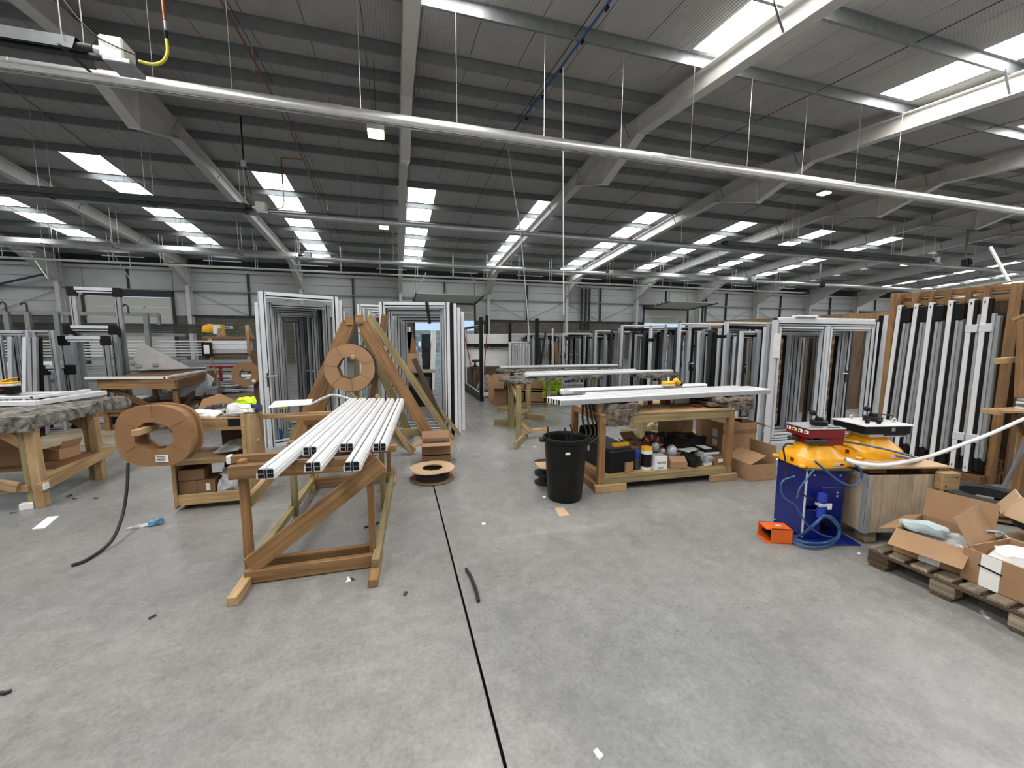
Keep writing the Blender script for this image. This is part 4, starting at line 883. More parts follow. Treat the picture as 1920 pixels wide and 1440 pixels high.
# ================================================================ black bin
bc = V((1.6, 3.62, 0))
bn = T('rubbish_bin', 'tall black plastic rubbish bin standing in front of the long bench', 'bin', bc)
lathe('body', bn, M_black, [(0, .0), (.16, 0), (.172, .02), (.212, .6), (.204, .6), (.165, .03), (0, .03)], loc(bc), 40)
lathe('rim', bn, M_black, [(.205, .595), (.225, .6), (.232, .618), (.228, .635), (.215, .64), (.207, .63), (.205, .595)], loc(bc), 40, cap=False)
for s, a in ((-1, 2.9), (1, -.1)):
    M = loc(bc) @ rot(a) @ loc(.235, 0, .6)
    O('handle', boxmesh(.06, .09, .03, M_black, .01), M, bn)
beam('label_sticker', bn, M_paper, (1.512, 3.418, .515), (1.558, 3.412, .515), .003, .024); 
for i, (px, py) in enumerate(((1030, 810), (1072, 806), (1062, 812))):
    a = V((1.6+.05*(i-1), 3.62, .3)); t_ = tube('rubber_strip', None, M_rubber, [a, oy(px, py+10, 3.62), oy(px-3, py-10, 3.62)], .008, 6); tag(t_, ('short dark strip sticking out of the left of the bin', 'dark strip standing up at the back of the bin', 'dark strip in the middle of the bin')[i], 'strip')
# ================================================================ long bench
bz = -.04
bb = T('workbench', 'long timber bench with a cluttered lower shelf, carrying white profiles, right of the bin', 'workbench', (2.83, 4.0, 0), bz)
BM = WM[bb]
def bl(x, y, z): return BM @ V((x, y, z))
hw, hd = .79, .36
for sx in (-1, 1):
    for sy in (-1, 1): beam('leg', bb, M_orange, bl(sx*hw, sy*hd, .09), bl(sx*hw, sy*hd, .8), .075, .05, up=(0, 1, 0))
for sy in (-1, 1):
    beam('top_rail', bb, M_treat, bl(-hw, sy*(hd-.0), .765), bl(hw+.04, sy*(hd-.0), .765), .05, .085); beam('bottom_rail', bb, M_treat, bl(-hw-.04, sy*hd, .115), bl(hw+.04, sy*hd, .115), .05, .075)
for sx in (-1, 1):
    beam('end_rail', bb, M_orange, bl(sx*hw, -hd, .775), bl(sx*hw, hd, .775), .045, .075); beam('end_rail', bb, M_orange, bl(sx*hw, -hd, .115), bl(sx*hw, hd, .115), .045, .075)
    beam('skid', bb, M_pine, bl(sx*hw-.08 if sx < 0 else hw-.25, -hd-.03, .04), bl(-hw+.28 if sx < 0 else hw+.1, -hd-.03, .04), .05, .08); beam('skid', bb, M_orange, bl(sx*hw-.04*sx*-1, -hd-.02, .04), bl(sx*hw-.04*sx*-1, hd, .04), .05, .078)
O('top_board', boxmesh(2*hw+.06, 2*hd+.06, .018, M_ply, .002), BM @ loc(0, 0, .817), bb); O('lower_shelf', boxmesh(2*hw-.06, 2*hd-.02, .016, M_ply, .002), BM @ loc(0, 0, .16), bb)
for j in range(3): O('rear_panel', boxmesh(.62, .168, .016, M_ply, .002), BM @ loc(.42+.17*j, hd-.03, .44) @ rot(math.pi/2, 'X') @ rot(math.pi/2), bb)
O('carpet_block', boxmesh(.07, .06, .1, M_pine, .003), BM @ loc(-hw+.02, -hd+.08, .87), bb)
for i, (x, y, z, s, rz_) in enumerate(((-.62, -.12, .826, (.34, .5, .1), .2), (-.48, -.3, .8, (.16, .2, .12), .3), (-.62, -.36, .7, (.26, .12, .16), .1), (.86, .02, .84, (.55, .72, .045), -.1), (.86, .0, .89, (.5, .7, .045), .05), (.92, -.28, .79, (.4, .16, .1), .1))):
    fluff('carpet_padding', bb, bl(x, y, z), s, bz+rz_, 50+i, mat('carpet_brown', (.13, .105, .085), 1., var=.7, scale=26, bump=1., bscale=60) if i == 0 else bpy.data.materials['carpet_brown'], .03)
# profiles across the bench
GB = 'white profiles across the long bench'
for i in range(5):
    a = g(1047, 752, .985); b = g(1440, 731, .985); sd = (b-a).normalized(); sd = V((-sd.y, sd.x, 0)); a = a+sd*.081*i-(b-a).normalized()*.02*i; b = b+sd*.081*i; a.z = b.z = .972
    if i > 2: a = a.lerp(b, .17 if i == 3 else .2)
    if i == 4: b = b.lerp(a, .05)
    t = O('frame_profile', None, frame(a, b)); tag(t, ('nearest white profile of the set laid across the long bench', 'second nearest white profile laid across the long bench', 'middle white profile laid across the long bench', 'fourth white profile across the long bench, starting further right', 'rearmost white profile of the flat set across the long bench')[i], 'profile', GB); L = (b-a).length
    O('bar', boxmesh(L, .078, .06, M_white, .005), Matrix(), t, True); O('front_shade_strip', boxmesh(L*.995, .004, .045, M_alug, .001), loc(0, -.039, -.004), t, True) if i == 0 else None; O('end_cap', boxmesh(.012, .066, .046, M_black, .002), loc(-L/2, 0, 0), t, True); O('end_rib', boxmesh(.016, .018, .05, M_white, .002), loc(-L/2-.001, 0, 0), t, True); O('groove', boxmesh(L*.9, .004, .003, M_alug, 0), loc(0, .038, .03), t, True)  # grey strip on the nearest bar paints its shaded front side
a = g(1052, 732, .98); b = g(1322, 721, .98); a.z = b.z = .96
t = O('frame_profile', None, frame(a, b)); tag(t, 'wide white profile with mitred ends behind the set on the long bench', 'profile', GB); L = (b-a).length
O('bar', boxmesh(L, .12, .075, M_white, .02), Matrix(), t, True); O('face', boxmesh(L*.9, .008, .045, M_alug, .002), loc(.03, -.062, -.008), t, True)
for k in range(3): O('screw_hole', boxmesh(.008, .008, .008, M_black, 0), loc(-L/2+.02+.03*k, -.05, .03), t, True)
O('support_arm', boxmesh(.3, .2, .02, M_dark, .004), loc(-L/2+.18, -.02, -.05), t, True)
pt = g(1262, 722, 1.0); dt = T('power_tool', 'yellow and white power tool lying on the wide profile of the long bench', 'tool', (pt.x, pt.y, .998), .1)
O('tray', boxmesh(.15, .09, .05, M_yellowp, .012), loc(-.08, 0, .03), dt, True); O('insert', boxmesh(.14, .08, .02, M_paper, .004), loc(-.08, -.01, .006), dt, True)
O('motor_body', boxmesh(.12, .07, .07, M_yellowp, .02), loc(.06, 0, .04) @ rot(.6, 'Y'), dt, True); O('grip', boxmesh(.1, .05, .05, M_black, .015), loc(.11, 0, .025) @ rot(.5, 'Y'), dt, True); O('nozzle', boxmesh(.02, .02, .06, M_paper, .004), loc(-.06, .02, .075), dt, True)
for i in range(4):
    x = 1.86+.05*i; t_ = tube('rubber_strip', None, M_rubber, [(x, 3.78+.04*i, .94), (x+.01*math.sin(i), 3.78, .75), (x+.03-.012*i, 3.75-.02*i, .6), (1.7+.035*i, 3.7-.03*i, .5), (1.6+.04*i, 3.66-.05*i, .3)], .011, 6); tag(t_, ORD[i+1]+' black strip from the left hanging from the profile ends into the bin', 'strip', 'strips hanging into the bin')
# on the bench top
def small(label, cat, nm, m, c, s, rz_=0, bev=.006): return tag(O(nm, boxmesh(*s, m, bev), BM @ loc(*c) @ rot(rz_)), label, cat)
carton('small brown carton on the long bench top', bl(-.28, .05, .827), (.2, .16, .1), bz, (0, 0, 0, 0), M_card)
for i, (x, m, lb) in enumerate(((-.02, M_paper, 'white jar on the long bench top'), (.06, M_red, 'dark red tin on the long bench top'), (.22, M_cardd, 'brown tin on the long bench top'), (.3, M_red, 'tall red tin on the long bench top'), (.72, M_paper, 'white pot at the right end of the long bench top'))):
    tag(lathe('tin', None, m, [(0, 0), (.035, 0), (.035, .09), (.03, .1), (0, .1)], BM @ loc(x, .08+.03*(i % 2), .827), 14), lb, 'tin')
small('white box on the long bench top', 'box', 'white_box', M_paper, (.46, .1, .877), (.2, .12, .1), .1)
tag(lathe('red_dish', None, M_red, [(0, 0), (.045, 0), (.045, .012), (0, .014)], BM @ loc(.47, -.2, .827), 18), 'flat red dish on the long bench top', 'dish')
small('white strip on the long bench top', 'strip', 'white_strip', M_paper, (.6, -.12, .832), (.24, .02, .01), -.5); small('dull yellow cloth on the long bench top', 'cloth', 'cloth', mat('yellowish', (.5, .38, .05), .8), (.1, -.16, .834), (.06, .04, .012), .4)
tag(lump('rag', None, M_filmw, (.14, .1, .03), BM @ loc(-.42, -.12, .827), .03, 20, 8, 6), 'crumpled white rag on the long bench top beside the padding', 'rag')
small('thin pale board on the long bench top', 'board', 'thin_board', M_pine, (-.1, -.2, .832), (.4, .1, .01), .1)
# on the lower shelf
sz = .17
tbx = T('tool_box', 'large black open tool box on the left of the long bench shelf', 'tool box', bl(-.55, -.02, sz), bz+.1)
O('body', boxmesh(.34, .6, .24, M_black, .012), loc(0, 0, .122), tbx, True); O('lid', boxmesh(.34, .03, .22, M_black, .01), loc(-.02, .31, .3) @ rot(.2, 'X'), tbx, True); O('tray', boxmesh(.3, .5, .03, M_dark, .006), loc(0, 0, .25), tbx, True)
for s in (-.12, .1): O('latch', boxmesh(.012, .05, .06, M_alud, .004), loc(-.175, s, .18), tbx, True)
O('level', boxmesh(.2, .05, .04, M_yellowp, .006), loc(.04, -.2, .28), tbx, True); O('handle', boxmesh(.03, .26, .03, M_black, .01), loc(-.18, -.05, .25), tbx, True)
carton('narrow brown carton standing before the black tool box', bl(-.44, -.29, sz), (.1, .08, .11), bz+.3, (None,)*4, M_card)
carton('tall dark carton beside the black tool box', bl(-.3, -.1, sz), (.12, .2, .24), bz, (0, 0, None, 130), M_cardd)
bt = T('bottle', 'slim bottle with a blue cap on the long bench shelf', 'bottle', bl(-.31, -.25, sz)); lathe('body', bt, M_dark, [(0, 0), (.036, 0), (.036, .12), (.025, .14), (0, .14)], loc(bl(-.31, -.25, sz)), 16); lathe('cap', bt, mat('blue_cap', (.01, .03, .3), .4), [(0, .14), (.038, .14), (.038, .21), (.03, .22), (0, .22)], loc(bl(-.31, -.25, sz)), 16)
wt = T('wipes_tub', 'black tub with a yellow and white lid on the long bench shelf', 'tub', bl(-.2, -.27, sz)); pW = loc(bl(-.2, -.27, sz))
lathe('body', wt, M_black, [(0, .03), (.056, .03), (.056, .18), (0, .18)], pW, 20); lathe('base_band', wt, M_paper, [(0, 0), (.058, 0), (.058, .035), (0, .035)], pW, 20); lathe('lid_ring', wt, M_paper, [(0, .18), (.064, .18), (.064, .215), (0, .215)], pW, 20); lathe('lid', wt, M_yellowp, [(0, .215), (.062, .215), (.06, .25), (0, .255)], pW, 20)
wbx = carton('white box with black handwriting on the long bench shelf', bl(-.065, -.28, sz), (.15, .14, .15), bz, (0, 0, 0, 0), M_paper)
def text(s, size, M, m, par):
    cu = bpy.data.curves.new('writing', 'FONT'); cu.body = s; cu.size = size; cu.align_x = 'CENTER'; cu.extrude = .0006; cu.resolution_u = 3
    tmp = bpy.data.objects.new('tmp', cu); COL.objects.link(tmp); dg = bpy.context.evaluated_depsgraph_get(); me = bpy.data.meshes.new_from_object(tmp.evaluated_get(dg)); bpy.data.objects.remove(tmp)
    me.materials.clear(); me.materials.append(m); return O('writing', me, M, par)
TX = rot(math.pi/2, 'X')
text('Bapmy', .045, loc(bl(-.065, -.352, sz+.075)) @ rot(bz-.05) @ TX, M_black, wbx); text('nums', .036, loc(bl(-.065, -.352, sz+.018)) @ rot(bz) @ TX, M_black, wbx)
for i, (x, y, z, r_, lb) in enumerate(((.17, -.2, .1, .062, 'big silver lamp shade on the long bench shelf'), (.05, -.18, .0, .05, 'silver spray head right of the white box'), (-.02, -.12, .15, .05, 'silver motor on the white box'), (.07, -.1, .1, .045, 'small silver canister in the middle of the shelf'))):
    tag(lathe('silver_fitting', None, M_alug, [(0, 0), (r_*.7, .005), (r_, .05), (r_*.8, .1), (r_*.3, .13), (0, .135)], BM @ loc(x, y, sz+z) @ rot(.3*i, 'X'), 18), lb, 'fitting')
tc_ = carton('torn open brown carton in the middle of the long bench shelf', bl(.17, -.27, sz), (.2, .16, .07), bz-.1, (40, None, 70, None), M_card)
red = T('red_reel', 'red plastic cable reel on the long bench shelf', 'cable reel', bl(.05, .02, sz+.1)); rM = BM @ loc(.05, .02, sz+.17) @ rot(1.2, 'X')
lathe('drum', red, M_red, [(.05, -.04), (.13, -.04), (.13, -.03), (.06, -.03), (.06, .03), (.13, .03), (.13, .04), (.05, .04), (.05, -.04)], rM, 20, cap=False)
for k in range(8): O('rib', boxmesh(.05, .012, .006, M_paper, 0), rM @ rot(k*math.pi/4) @ loc(.1, 0, .042), red)
tag(lump('red_cloth', None, M_red, (.2, .14, .1), BM @ loc(.12, -.06, sz+.05), .04, 14, 6, 7), 'bright red cloth heaped beside the red reel', 'cloth')
carton('brown carton behind the red reel on the shelf', bl(-.1, .12, sz), (.22, .2, .22), bz+.2, (0, 0, 140, None), M_card)
tag(lathe('drill_stand', None, M_dark, [(0, 0), (.03, 0), (.03, .12), (.012, .13), (.01, .3), (0, .3)], BM @ loc(.22, .0, sz+.08), 12), 'black upright drill stand on the long bench shelf', 'drill stand')
shoe = lump('work_shoe', None, M_black, (.16, .3, .12), BM @ loc(.36, -.22, sz) @ rot(.5), .025, 9, 3, 9, rnd=.4); tag(shoe, 'black work shoe on the front of the long bench shelf', 'shoe')
tag(lump('black_bag', None, M_black, (.55, .4, .26), BM @ loc(.45, .12, sz), .05, 6, 7, 9, rnd=.1), 'large black tool bag at the back of the long bench shelf', 'bag')
small('folded white paper lying over the shoe on the shelf', 'paper', 'folded_paper', M_paper, (.45, -.1, sz+.14), (.26, .18, .006), .4, 0)
wb2 = T('catalogue_box', 'white carton with a black tray lid on the right of the bench shelf', 'box', bl(.67, -.12, sz), bz); O('body', boxmesh(.2, .26, .13, M_paper, .004), loc(0, 0, .065), wb2, True); O('lid_tray', boxmesh(.21, .27, .03, M_black, .004), loc(0, 0, .145), wb2, True); O('leaflet', boxmesh(.1, .2, .004, M_paper, 0), loc(-.03, 0, .163), wb2, True)
small('small white carton at the front of the bench shelf', 'box', 'small_carton', M_paper, (.55, -.3, sz+.025), (.11, .08, .05), .1); tag(lump('foil_bag', None, M_alud, (.13, .11, .05), BM @ loc(.55, -.3, sz+.052), .03, 20, 4, 7), 'shiny foil bag on the small white carton', 'bag')
cb2 = carton('brown carton with a white label at the right end of the bench shelf', bl(.69, -.3, sz), (.14, .08, .1), bz, (0, 0, 0, 0), M_cardd); O('label_slip', boxmesh(.06, .003, .04, M_paper, 0), loc(.02, -.042, .05), cb2, True)
box('tape_roll_stub', None, M_wire, bl(.46, -.3, sz+.03), (.014, .014, .07), bev=.004); tag(bpy.data.objects['tape_roll_stub'], 'short bright metal pin leaning by the shoe', 'pin')
tag(lathe('reel_stack', None, M_rubber, [(0, 0), (.12, 0), (.12, .02), (.07, .03), (.07, .09), (.12, .1), (.12, .13), (.06, .14), (.06, .22), (.13, .225), (.13, .235), (0, .235)], loc(g(1022, 905)), 20), 'stack of small dark reels on the floor half hidden by the bin', 'reel')
tag(slab('cardboard_scrap', None, M_cardl, [g(1001, 868, .23)+V((0, 0, .01)), g(1012, 878, .24), g(1030, 880, .24), g(1030, 865, .24)], .005, (0, 0, 1)), 'cardboard disc on the stack of small reels by the bin', 'cardboard')
# cartons right of the bench
cb1 = carton('tall brown carton standing at the right end of the long bench', (4.12, 4.2, 0), (.5, .5, .56), -.05, (None, 200, 0, 0), M_card)
O('tape', boxmesh(.5, .004, .05, M_cardd, 0), loc(0, -.252, .45), cb1, True); O('label_slip', boxmesh(.004, .08, .1, M_paper, 0), loc(-.252, -.12, .42), cb1, True); O('label_slip', boxmesh(.004, .08, .08, M_paper, 0), loc(-.252, -.12, .3), cb1, True)
carton('low open carton on the floor in front of the tall brown carton', (3.98, 3.66, 0), (.34, .4, .19), -.08, (None, 88, None, 25), M_card, fl=(.17, .2, .17, .22))
flat('crumpled white sheet on the floor right of the cartons', 'paper', M_paper, [(1444, 856), (1462, 852), (1472, 862), (1456, 862)], 'paper_sheet')
# ================================================================ T-trestles with profiles behind the bench
def tstand(label, posts_, feet, pads, ties, cxy):
    t = T('timber_trestle', label, 'trestle', (cxy[0], cxy[1], 0))
    for p, h_, w_ in posts_: beam('post', t, M_treat, zz(p, 0.0), zz(p, h_), w_, .075, up=(0, 1, 0))
    for a, b in feet: beam('foot', t, M_treat, zz(a, .055), zz(b, .055), .045, .11)
    for a, b in ties: beam('tie', t, M_pine, a, b, .045, .06)
    for i, (c, s, r_) in enumerate(pads): fluff('carpet_padding', t, c, s, r_, 70+i)
    return t
pA, pB, pC = g(958, 801), g(972, 825), g(990, 780)
tstand('near timber trestle with a carpet-padded top left of the hi-vis vest', [(pA, .86, .1), (pB, .86, .07), (pC, .86, .09)], [(g(927, 797), g(994, 801)), (g(966, 843), g(988, 820)), (g(985, 784), g(1020, 790))], [(V((2.7, 6.75, .86)), (2.0, .3, .07), 0), (V((1.95, 6.5, .86)), (.3, .6, .05), .1)], [(zz(pB, .12), zz(g(1030, 818), .12)), (zz(pB, .3), zz(pB, .12)+V((.22, .02, 0))), (zz(pA, .12), zz(pC, .12)), (zz(pB, .62), zz(pA, .84))], (2.2, 6.6))
qA, qB = g(1205, 822), g(1225, 806)
tstand('second timber trestle seen through the long bench', [(qA, .86, .1), (qB, .86, .07), (zz(qB, 0)+V((.9, .8, 0)), .86, .08)], [(g(1164, 815), g(1262, 826)), (g(1183, 801), g(1266, 812))], [(V((4.7, 6.72, .86)), (.6, .5, .07), 0), (V((5.05, 6.8, .86)), (.3, .6, .1), .2)], [(zz(qA, .12), zz(qB, .12)), (zz(qB, .12), zz(qB, .4)+V((.05, .2, 0)))], (4.0, 6.0))
tstand('rear timber trestle with a padded top in front of the far frames', [(V((2.5, 8.7, 0)), .86, .08), (V((3.4, 8.75, 0)), .86, .08), (V((4.6, 8.7, 0)), .86, .08)], [(V((2.1, 8.4, 0)), V((2.9, 8.9, 0))), (V((4.2, 8.4, 0)), V((5.0, 8.9, 0)))], [(V((2.9, 8.62, .86)), (1.5, .5, .06), 0), (V((4.5, 8.62, .86)), (1.6, .5, .06), 0)], [], (3.5, 8.65))
for i, (a, b, w_) in enumerate(((g(985, 705, .95), g(1258, 697, .95), .16), (g(938, 690, .95), g(1157, 686, .95), .12), (g(992, 703, .95)+V((0, .17, 0)), g(1200, 697, .95)+V((0, .17, 0)), .08))):
    a.z = b.z = .965; t = O('frame_profile', None, frame(a, b)); L = (b-a).length; tag(t, ('long white profile lying across the two trestles behind the bench', 'grey-white profile on the rear padded trestle', 'narrow white profile just behind the long one on the trestles')[i], 'profile')
    O('bar', boxmesh(L, w_, .06, M_white if i != 1 else M_alu, .012), Matrix(), t, True); O('gasket', boxmesh(L*.98, .006, .015, M_alud, 0), loc(0, -w_/2-.001, -.012), t, True)
    O('end_clip', boxmesh(.02, w_*.9, .05, M_alu, .004), loc(-L/2, 0, -.005), t, True)
for i, (x, y) in enumerate(((4.75, 6.75), (5.0, 6.4))): pass
# chest with hi-vis vest
ch = T('drawer_chest', 'plywood and cardboard chest with open cubbies behind the near trestle', 'chest', (3.1, 9.5, 0), -.35)
for x in (-.5, 0, .5): O('divider', boxmesh(.02, .45, .66, M_ply, .002), loc(x, 0, .33), ch, True)
for z in (.02, .34, .66): O('shelf', boxmesh(1.02, .45, .02, M_ply, .002), loc(0, 0, z), ch, True)
O('back', boxmesh(1.02, .02, .66, M_darkw, 0), loc(0, .22, .33), ch, True)
for i, (x, z, m) in enumerate(((-.26, .18, M_cardd), (.24, .18, M_card), (-.24, .48, M_card), (.25, .5, M_ply))): O('drawer_front', boxmesh(.42, .03, .22, m, .004), loc(x, -.22, z), ch, True)
tag(lathe('black_disc', None, M_black, [(0, 0), (.22, .0), (.22, .03), (0, .03)], loc(2.6, 9.28, .24) @ rot(-.35) @ rot(math.pi/2, 'X'), 24), 'round black disc leaning on the plywood chest', 'disc')
carton('open brown carton in front of the plywood chest', (2.42, 9.4, 0), (.3, .3, .35), -.3, (150, 140, None, 150), M_cardd)
carton('brown carton with a patterned side left of the plywood chest', (2.5, 10.0, 0), (.4, .35, .5), -.5, (0, None, 100, 120), M_card)
vp = oy(1032, 712, 9.08)
vt = T('hi_vis_vest', 'fluorescent yellow hi-vis vest hanging on the plywood chest', 'vest', (vp.x, 9.08, .05))
def vest(bm):  # a limp hanging garment
    n, m_ = 12, 16; G_ = []
    for j in range(m_+1):
        row = []
        for i in range(n+1):
            u, v = i/n, j/m_; hwid = .18+.03*math.sin(v*9)-(.05 if v > .75 else 0)
            x = (u-.5)*2*hwid+.02*math.sin(v*7); z = .68-.66*v; y = .035*math.sin(u*9+v*4)+.02*math.sin(v*11+u*3)
            row.append(bm.verts.new((x, y-.02, z)))
        G_.append(row)
    for j in range(m_):
        for i in range(n):
            if j > 12 and (i < 3 or i > 8): continue
            f = bm.faces.new((G_[j][i], G_[j][i+1], G_[j+1][i+1], G_[j+1][i])); f.material_index = 1 if j in (8, 11) else 0
    bmesh.ops.solidify(bm, geom=bm.faces[:], thickness=.012)
bm = bmesh.new(); vest(bm); O('fabric', tomesh(bm, 'fabric', [M_hiviz, M_reflect], True), loc(vp.x-.02, 9.08, .03), vt)
bm = bmesh.new(); vest(bm); o_ = O('sleeve', tomesh(bm, 'sleeve', [M_hiviz, M_reflect], True), loc(vp.x+.18, 9.1, .3) @ Matrix.Diagonal((.6, 1, .6, 1)), vt)
tag(lump('dark_jacket', None, mat('grey_cloth', (.2, .19, .18), .9), (.22, .2, .3), loc(vp.x+.38, 9.2, .05), .05, 9, 3, 7), 'grey jacket hanging beside the hi-vis vest', 'jacket')
# ================================================================ black steel rack
br = T('steel_rack', 'black steel upright rack with white boards tied in red straps, across the aisle', 'rack', (2.8, 11.4, 0))
for (x, y, h_) in ((2.07, 10.03, 2.13), (3.55, 10.0, 2.12), (2.03, 12.95, 2.3), (3.62, 12.85, 2.12), (2.9, 13.1, 2.35)): beam('upright', br, M_black, (x, y, 0), (x, y, h_), .085, .085, up=(0, 1, 0))
for x, x2 in ((2.07, 2.03), (3.55, 3.62)): beam('base_beam', br, M_black, (x, 9.95, .05), (x2, 13.0, .05), .09, .1)
beam('cross_beam', br, M_black, (2.03, 12.9, 1.38), (3.62, 12.8, 1.38), .08, .1); beam('cross_beam', br, M_darkw, (2.1, 11.2, .06), (3.6, 11.2, .06), .1, .1); beam('cross_beam', br, M_black, (2.07, 10.03, .5), (2.03, 12.9, .5), .05, .06) if False else None
for x in (2.0,): 
    beam('brace', br, M_dark, (1.75, 13.5, 1.95), (1.62, 13.2, 0.0), .06, .06)
wf = doorframe('large silver frame standing inside the black steel rack by the aisle', (2.13, 11.45, .1), 2.75, 1.85, math.pi/2-.01, 0, M_alu, None, .075, .06)
for i, (a, b, c, d) in enumerate((((868, 626), (953, 626), (953, 648), (868, 648)), ((868, 652), (953, 652), (953, 688), (868, 688)))):
    bd = slab('white_board', None, M_paper, [oy(*p, 13.0) for p in (a, b, c, d)], .03, (0, -1, 0)); tag(bd, ('upper white board in the black steel rack', 'lower white board in the black steel rack')[i], 'board')
tag(box('board_crate', None, M_darkw, (2.78, 12.95, .33), (1.3, .36, .66)), 'dark crate carrying the white boards in the black steel rack', 'crate')
for i, (a, b) in enumerate((((870, 625), (883, 685)), ((913, 625), (908, 690)))): tag(beam('red_strap', None, M_red, oy(*a, 12.75), oy(*b, 12.7), .03, .006, up=(0, -1, 0)), ('left red strap on the white boards of the rack', 'right red strap on the white boards of the rack')[i], 'strap')
dr_ = T('cordless_drill', 'cordless drill standing on the bench inside the black rack', 'drill', oy(892, 683, 11.8)); pd = oy(892, 683, 11.8); box('motor', dr_, M_dark, pd+V((0, 0, .1)), (.22, .07, .08), bev=.02); box('grip', dr_, M_dark, pd+V((-.02, 0, .02)), (.06, .05, .14), bev=.015); box('battery', dr_, M_black, pd+V((-.02, 0, -.05)), (.12, .08, .05))
ib = T('low_bench', 'dark low bench inside the black steel rack', 'bench', (2.55, 11.8, 0)); box('top', ib, M_dark, (2.6, 11.85, pd.z-.1), (.9, .5, .05))
for x in (2.2, 3.0):
    for y in (11.65, 12.05): beam('leg', ib, M_darkw, (x, y, 0), (x, y, pd.z-.12), .06, .06, up=(0, 1, 0))
for i in range(9): tag(beam('steel_bar', None, M_alud, (2.25+.06*i, 11.5, .12), (2.4+.06*i, 11.56, .52), .035, .03), ORD[i+1]+' grey bar from the left leaning under the low bench of the black rack', 'bar', 'bars under the rack bench')
for i, z in enumerate((.09, .16)): tag(beam('white_length', None, M_white, (2.25, 10.7+.15*i, .06+.0*z), (3.4, 10.75+.15*i, .06), .1, .08), ('front white length on the floor of the black rack', 'rear white length on the floor of the black rack')[i], 'profile')
# pile of white profiles and white frames seen right of the rack
for i in range(6): tag(beam('white_length', None, M_white, (4.4, 15.6, 1.42+.07*i), (6.9, 15.65, 1.42+.07*i), .2, .06), ORD[6-i]+' white length from the top in the pile beyond the black rack', 'profile', 'white pile beyond the rack')
pile = T('pile_stand', 'timber stand under the white pile beyond the black rack', 'stand', (5.6, 15.62, 0)); beam('bearer', pile, M_pine, (4.4, 15.62, 1.355), (6.9, 15.62, 1.355), .2, .06)
for x in (4.55, 6.7): beam('post', pile, M_pine, (x, 15.62, 0), (x, 15.62, 1.34), .08, .08, up=(0, 1, 0))
for i in range(4):
    p = oy(965+11*i, 690, 12.4); doorframe(ORD[i+1]+' small white frame from the left beyond the black rack', (p.x, 12.4+.3*i, .45), .42, 1.05-.1*(i % 2), .2, 0, M_white, 'white frames beyond the rack', .08, .05)
bp_ = T('low_platform', 'low timber platform carrying small white frames beyond the rack', 'platform', (4.3, 12.9, 0)); box('deck', bp_, M_oldw, (4.5, 12.9, .42), (1.3, 1.5, .05)); 
for x in (3.95, 5.05):
    for y in (12.3, 13.5): beam('leg', bp_, M_oldw, (x, y, 0), (x, y, .4), .1, .1, up=(0, 1, 0))
# things seen through the middle frame stack
for i, (x0, y0, x1, y1, m, lb) in enumerate(((766, 622, 758, 690, M_orange, 'left orange board of a distant A-frame seen through the middle stack'), (766, 622, 780, 690, M_orange, 'right orange board of a distant A-frame seen through the middle stack'))):
    b_ = oy(x1, y1, 11.0); t_ = plank('timber_plank', None, m, oy(x0, y0, 11.0), zz(b_+(b_-oy(x0, y0, 11.0))*.9, .02), .2, .05); tag(t_, lb, 'plank')
bk_ = T('black_cabinet', 'black cabinet seen through the middle frame stack', 'cabinet', (.66, 9.6, 0)); pc = oy(786, 725, 9.6); box('body', bk_, M_black, (pc.x, 9.8, .4), (.6, .5, .8)); box('top_board', bk_, M_oldw, (pc.x+.02, 9.8, .82), (.75, .6, .04)); box('drawer', bk_, M_dark, (pc.x, 9.54, .6), (.5, .02, .2))
c9 = oy(772, 705, 9.7); carton('brown carton on the black cabinet behind the middle stack', (c9.x-.04, 9.8, .84), (.42, .3, .4), 0, (0, 0, 0, 0), M_card)
tag(lump('wrapped_bundle', None, M_filmd, (.25, .22, 1.75), loc(oy(800, 700, 13.0).x, 13.0, 0), .03, 5, 4, 9, rnd=.05), 'upright dark wrapped bundle in front of the open door', 'bundle')
for i in range(3): tag(beam('upright_length', None, M_white, (oy(806+3*i, 700, 12.6).x, 12.6, 0), (oy(809+3*i, 640, 12.6).x+.06, 12.9, 1.85), .05, .05, up=(0, 1, 0)), ('left', 'middle', 'right')[i]+' white length standing by the dark bundle at the open door', 'profile', 'white lengths by the open door')
for i in range(5): tag(beam('upright_length', None, (M_alud, M_white, M_black)[i % 3], (.05+.07*i, 10.5+.2*i, 0), (.09+.07*i, 10.6+.2*i, 1.9), .05, .05, up=(0, 1, 0)), ORD[i+1]+' upright length from the left behind the middle frame stack', 'profile', 'lengths behind the middle stack')
# distant small things between the stack and the rack
for i, (x, h_, m) in enumerate(((868, 1.3, M_cardd), (862, .9, M_brown))): p = oy(x, 690, 16+i); tag(box('distant_crate', None, m, (p.x, 16+i, h_/2), (.5, .5, h_), bev=.01), ('tall brown crate near the open door beyond the aisle', 'low brown crate near the open door beyond the aisle')[i], 'crate')
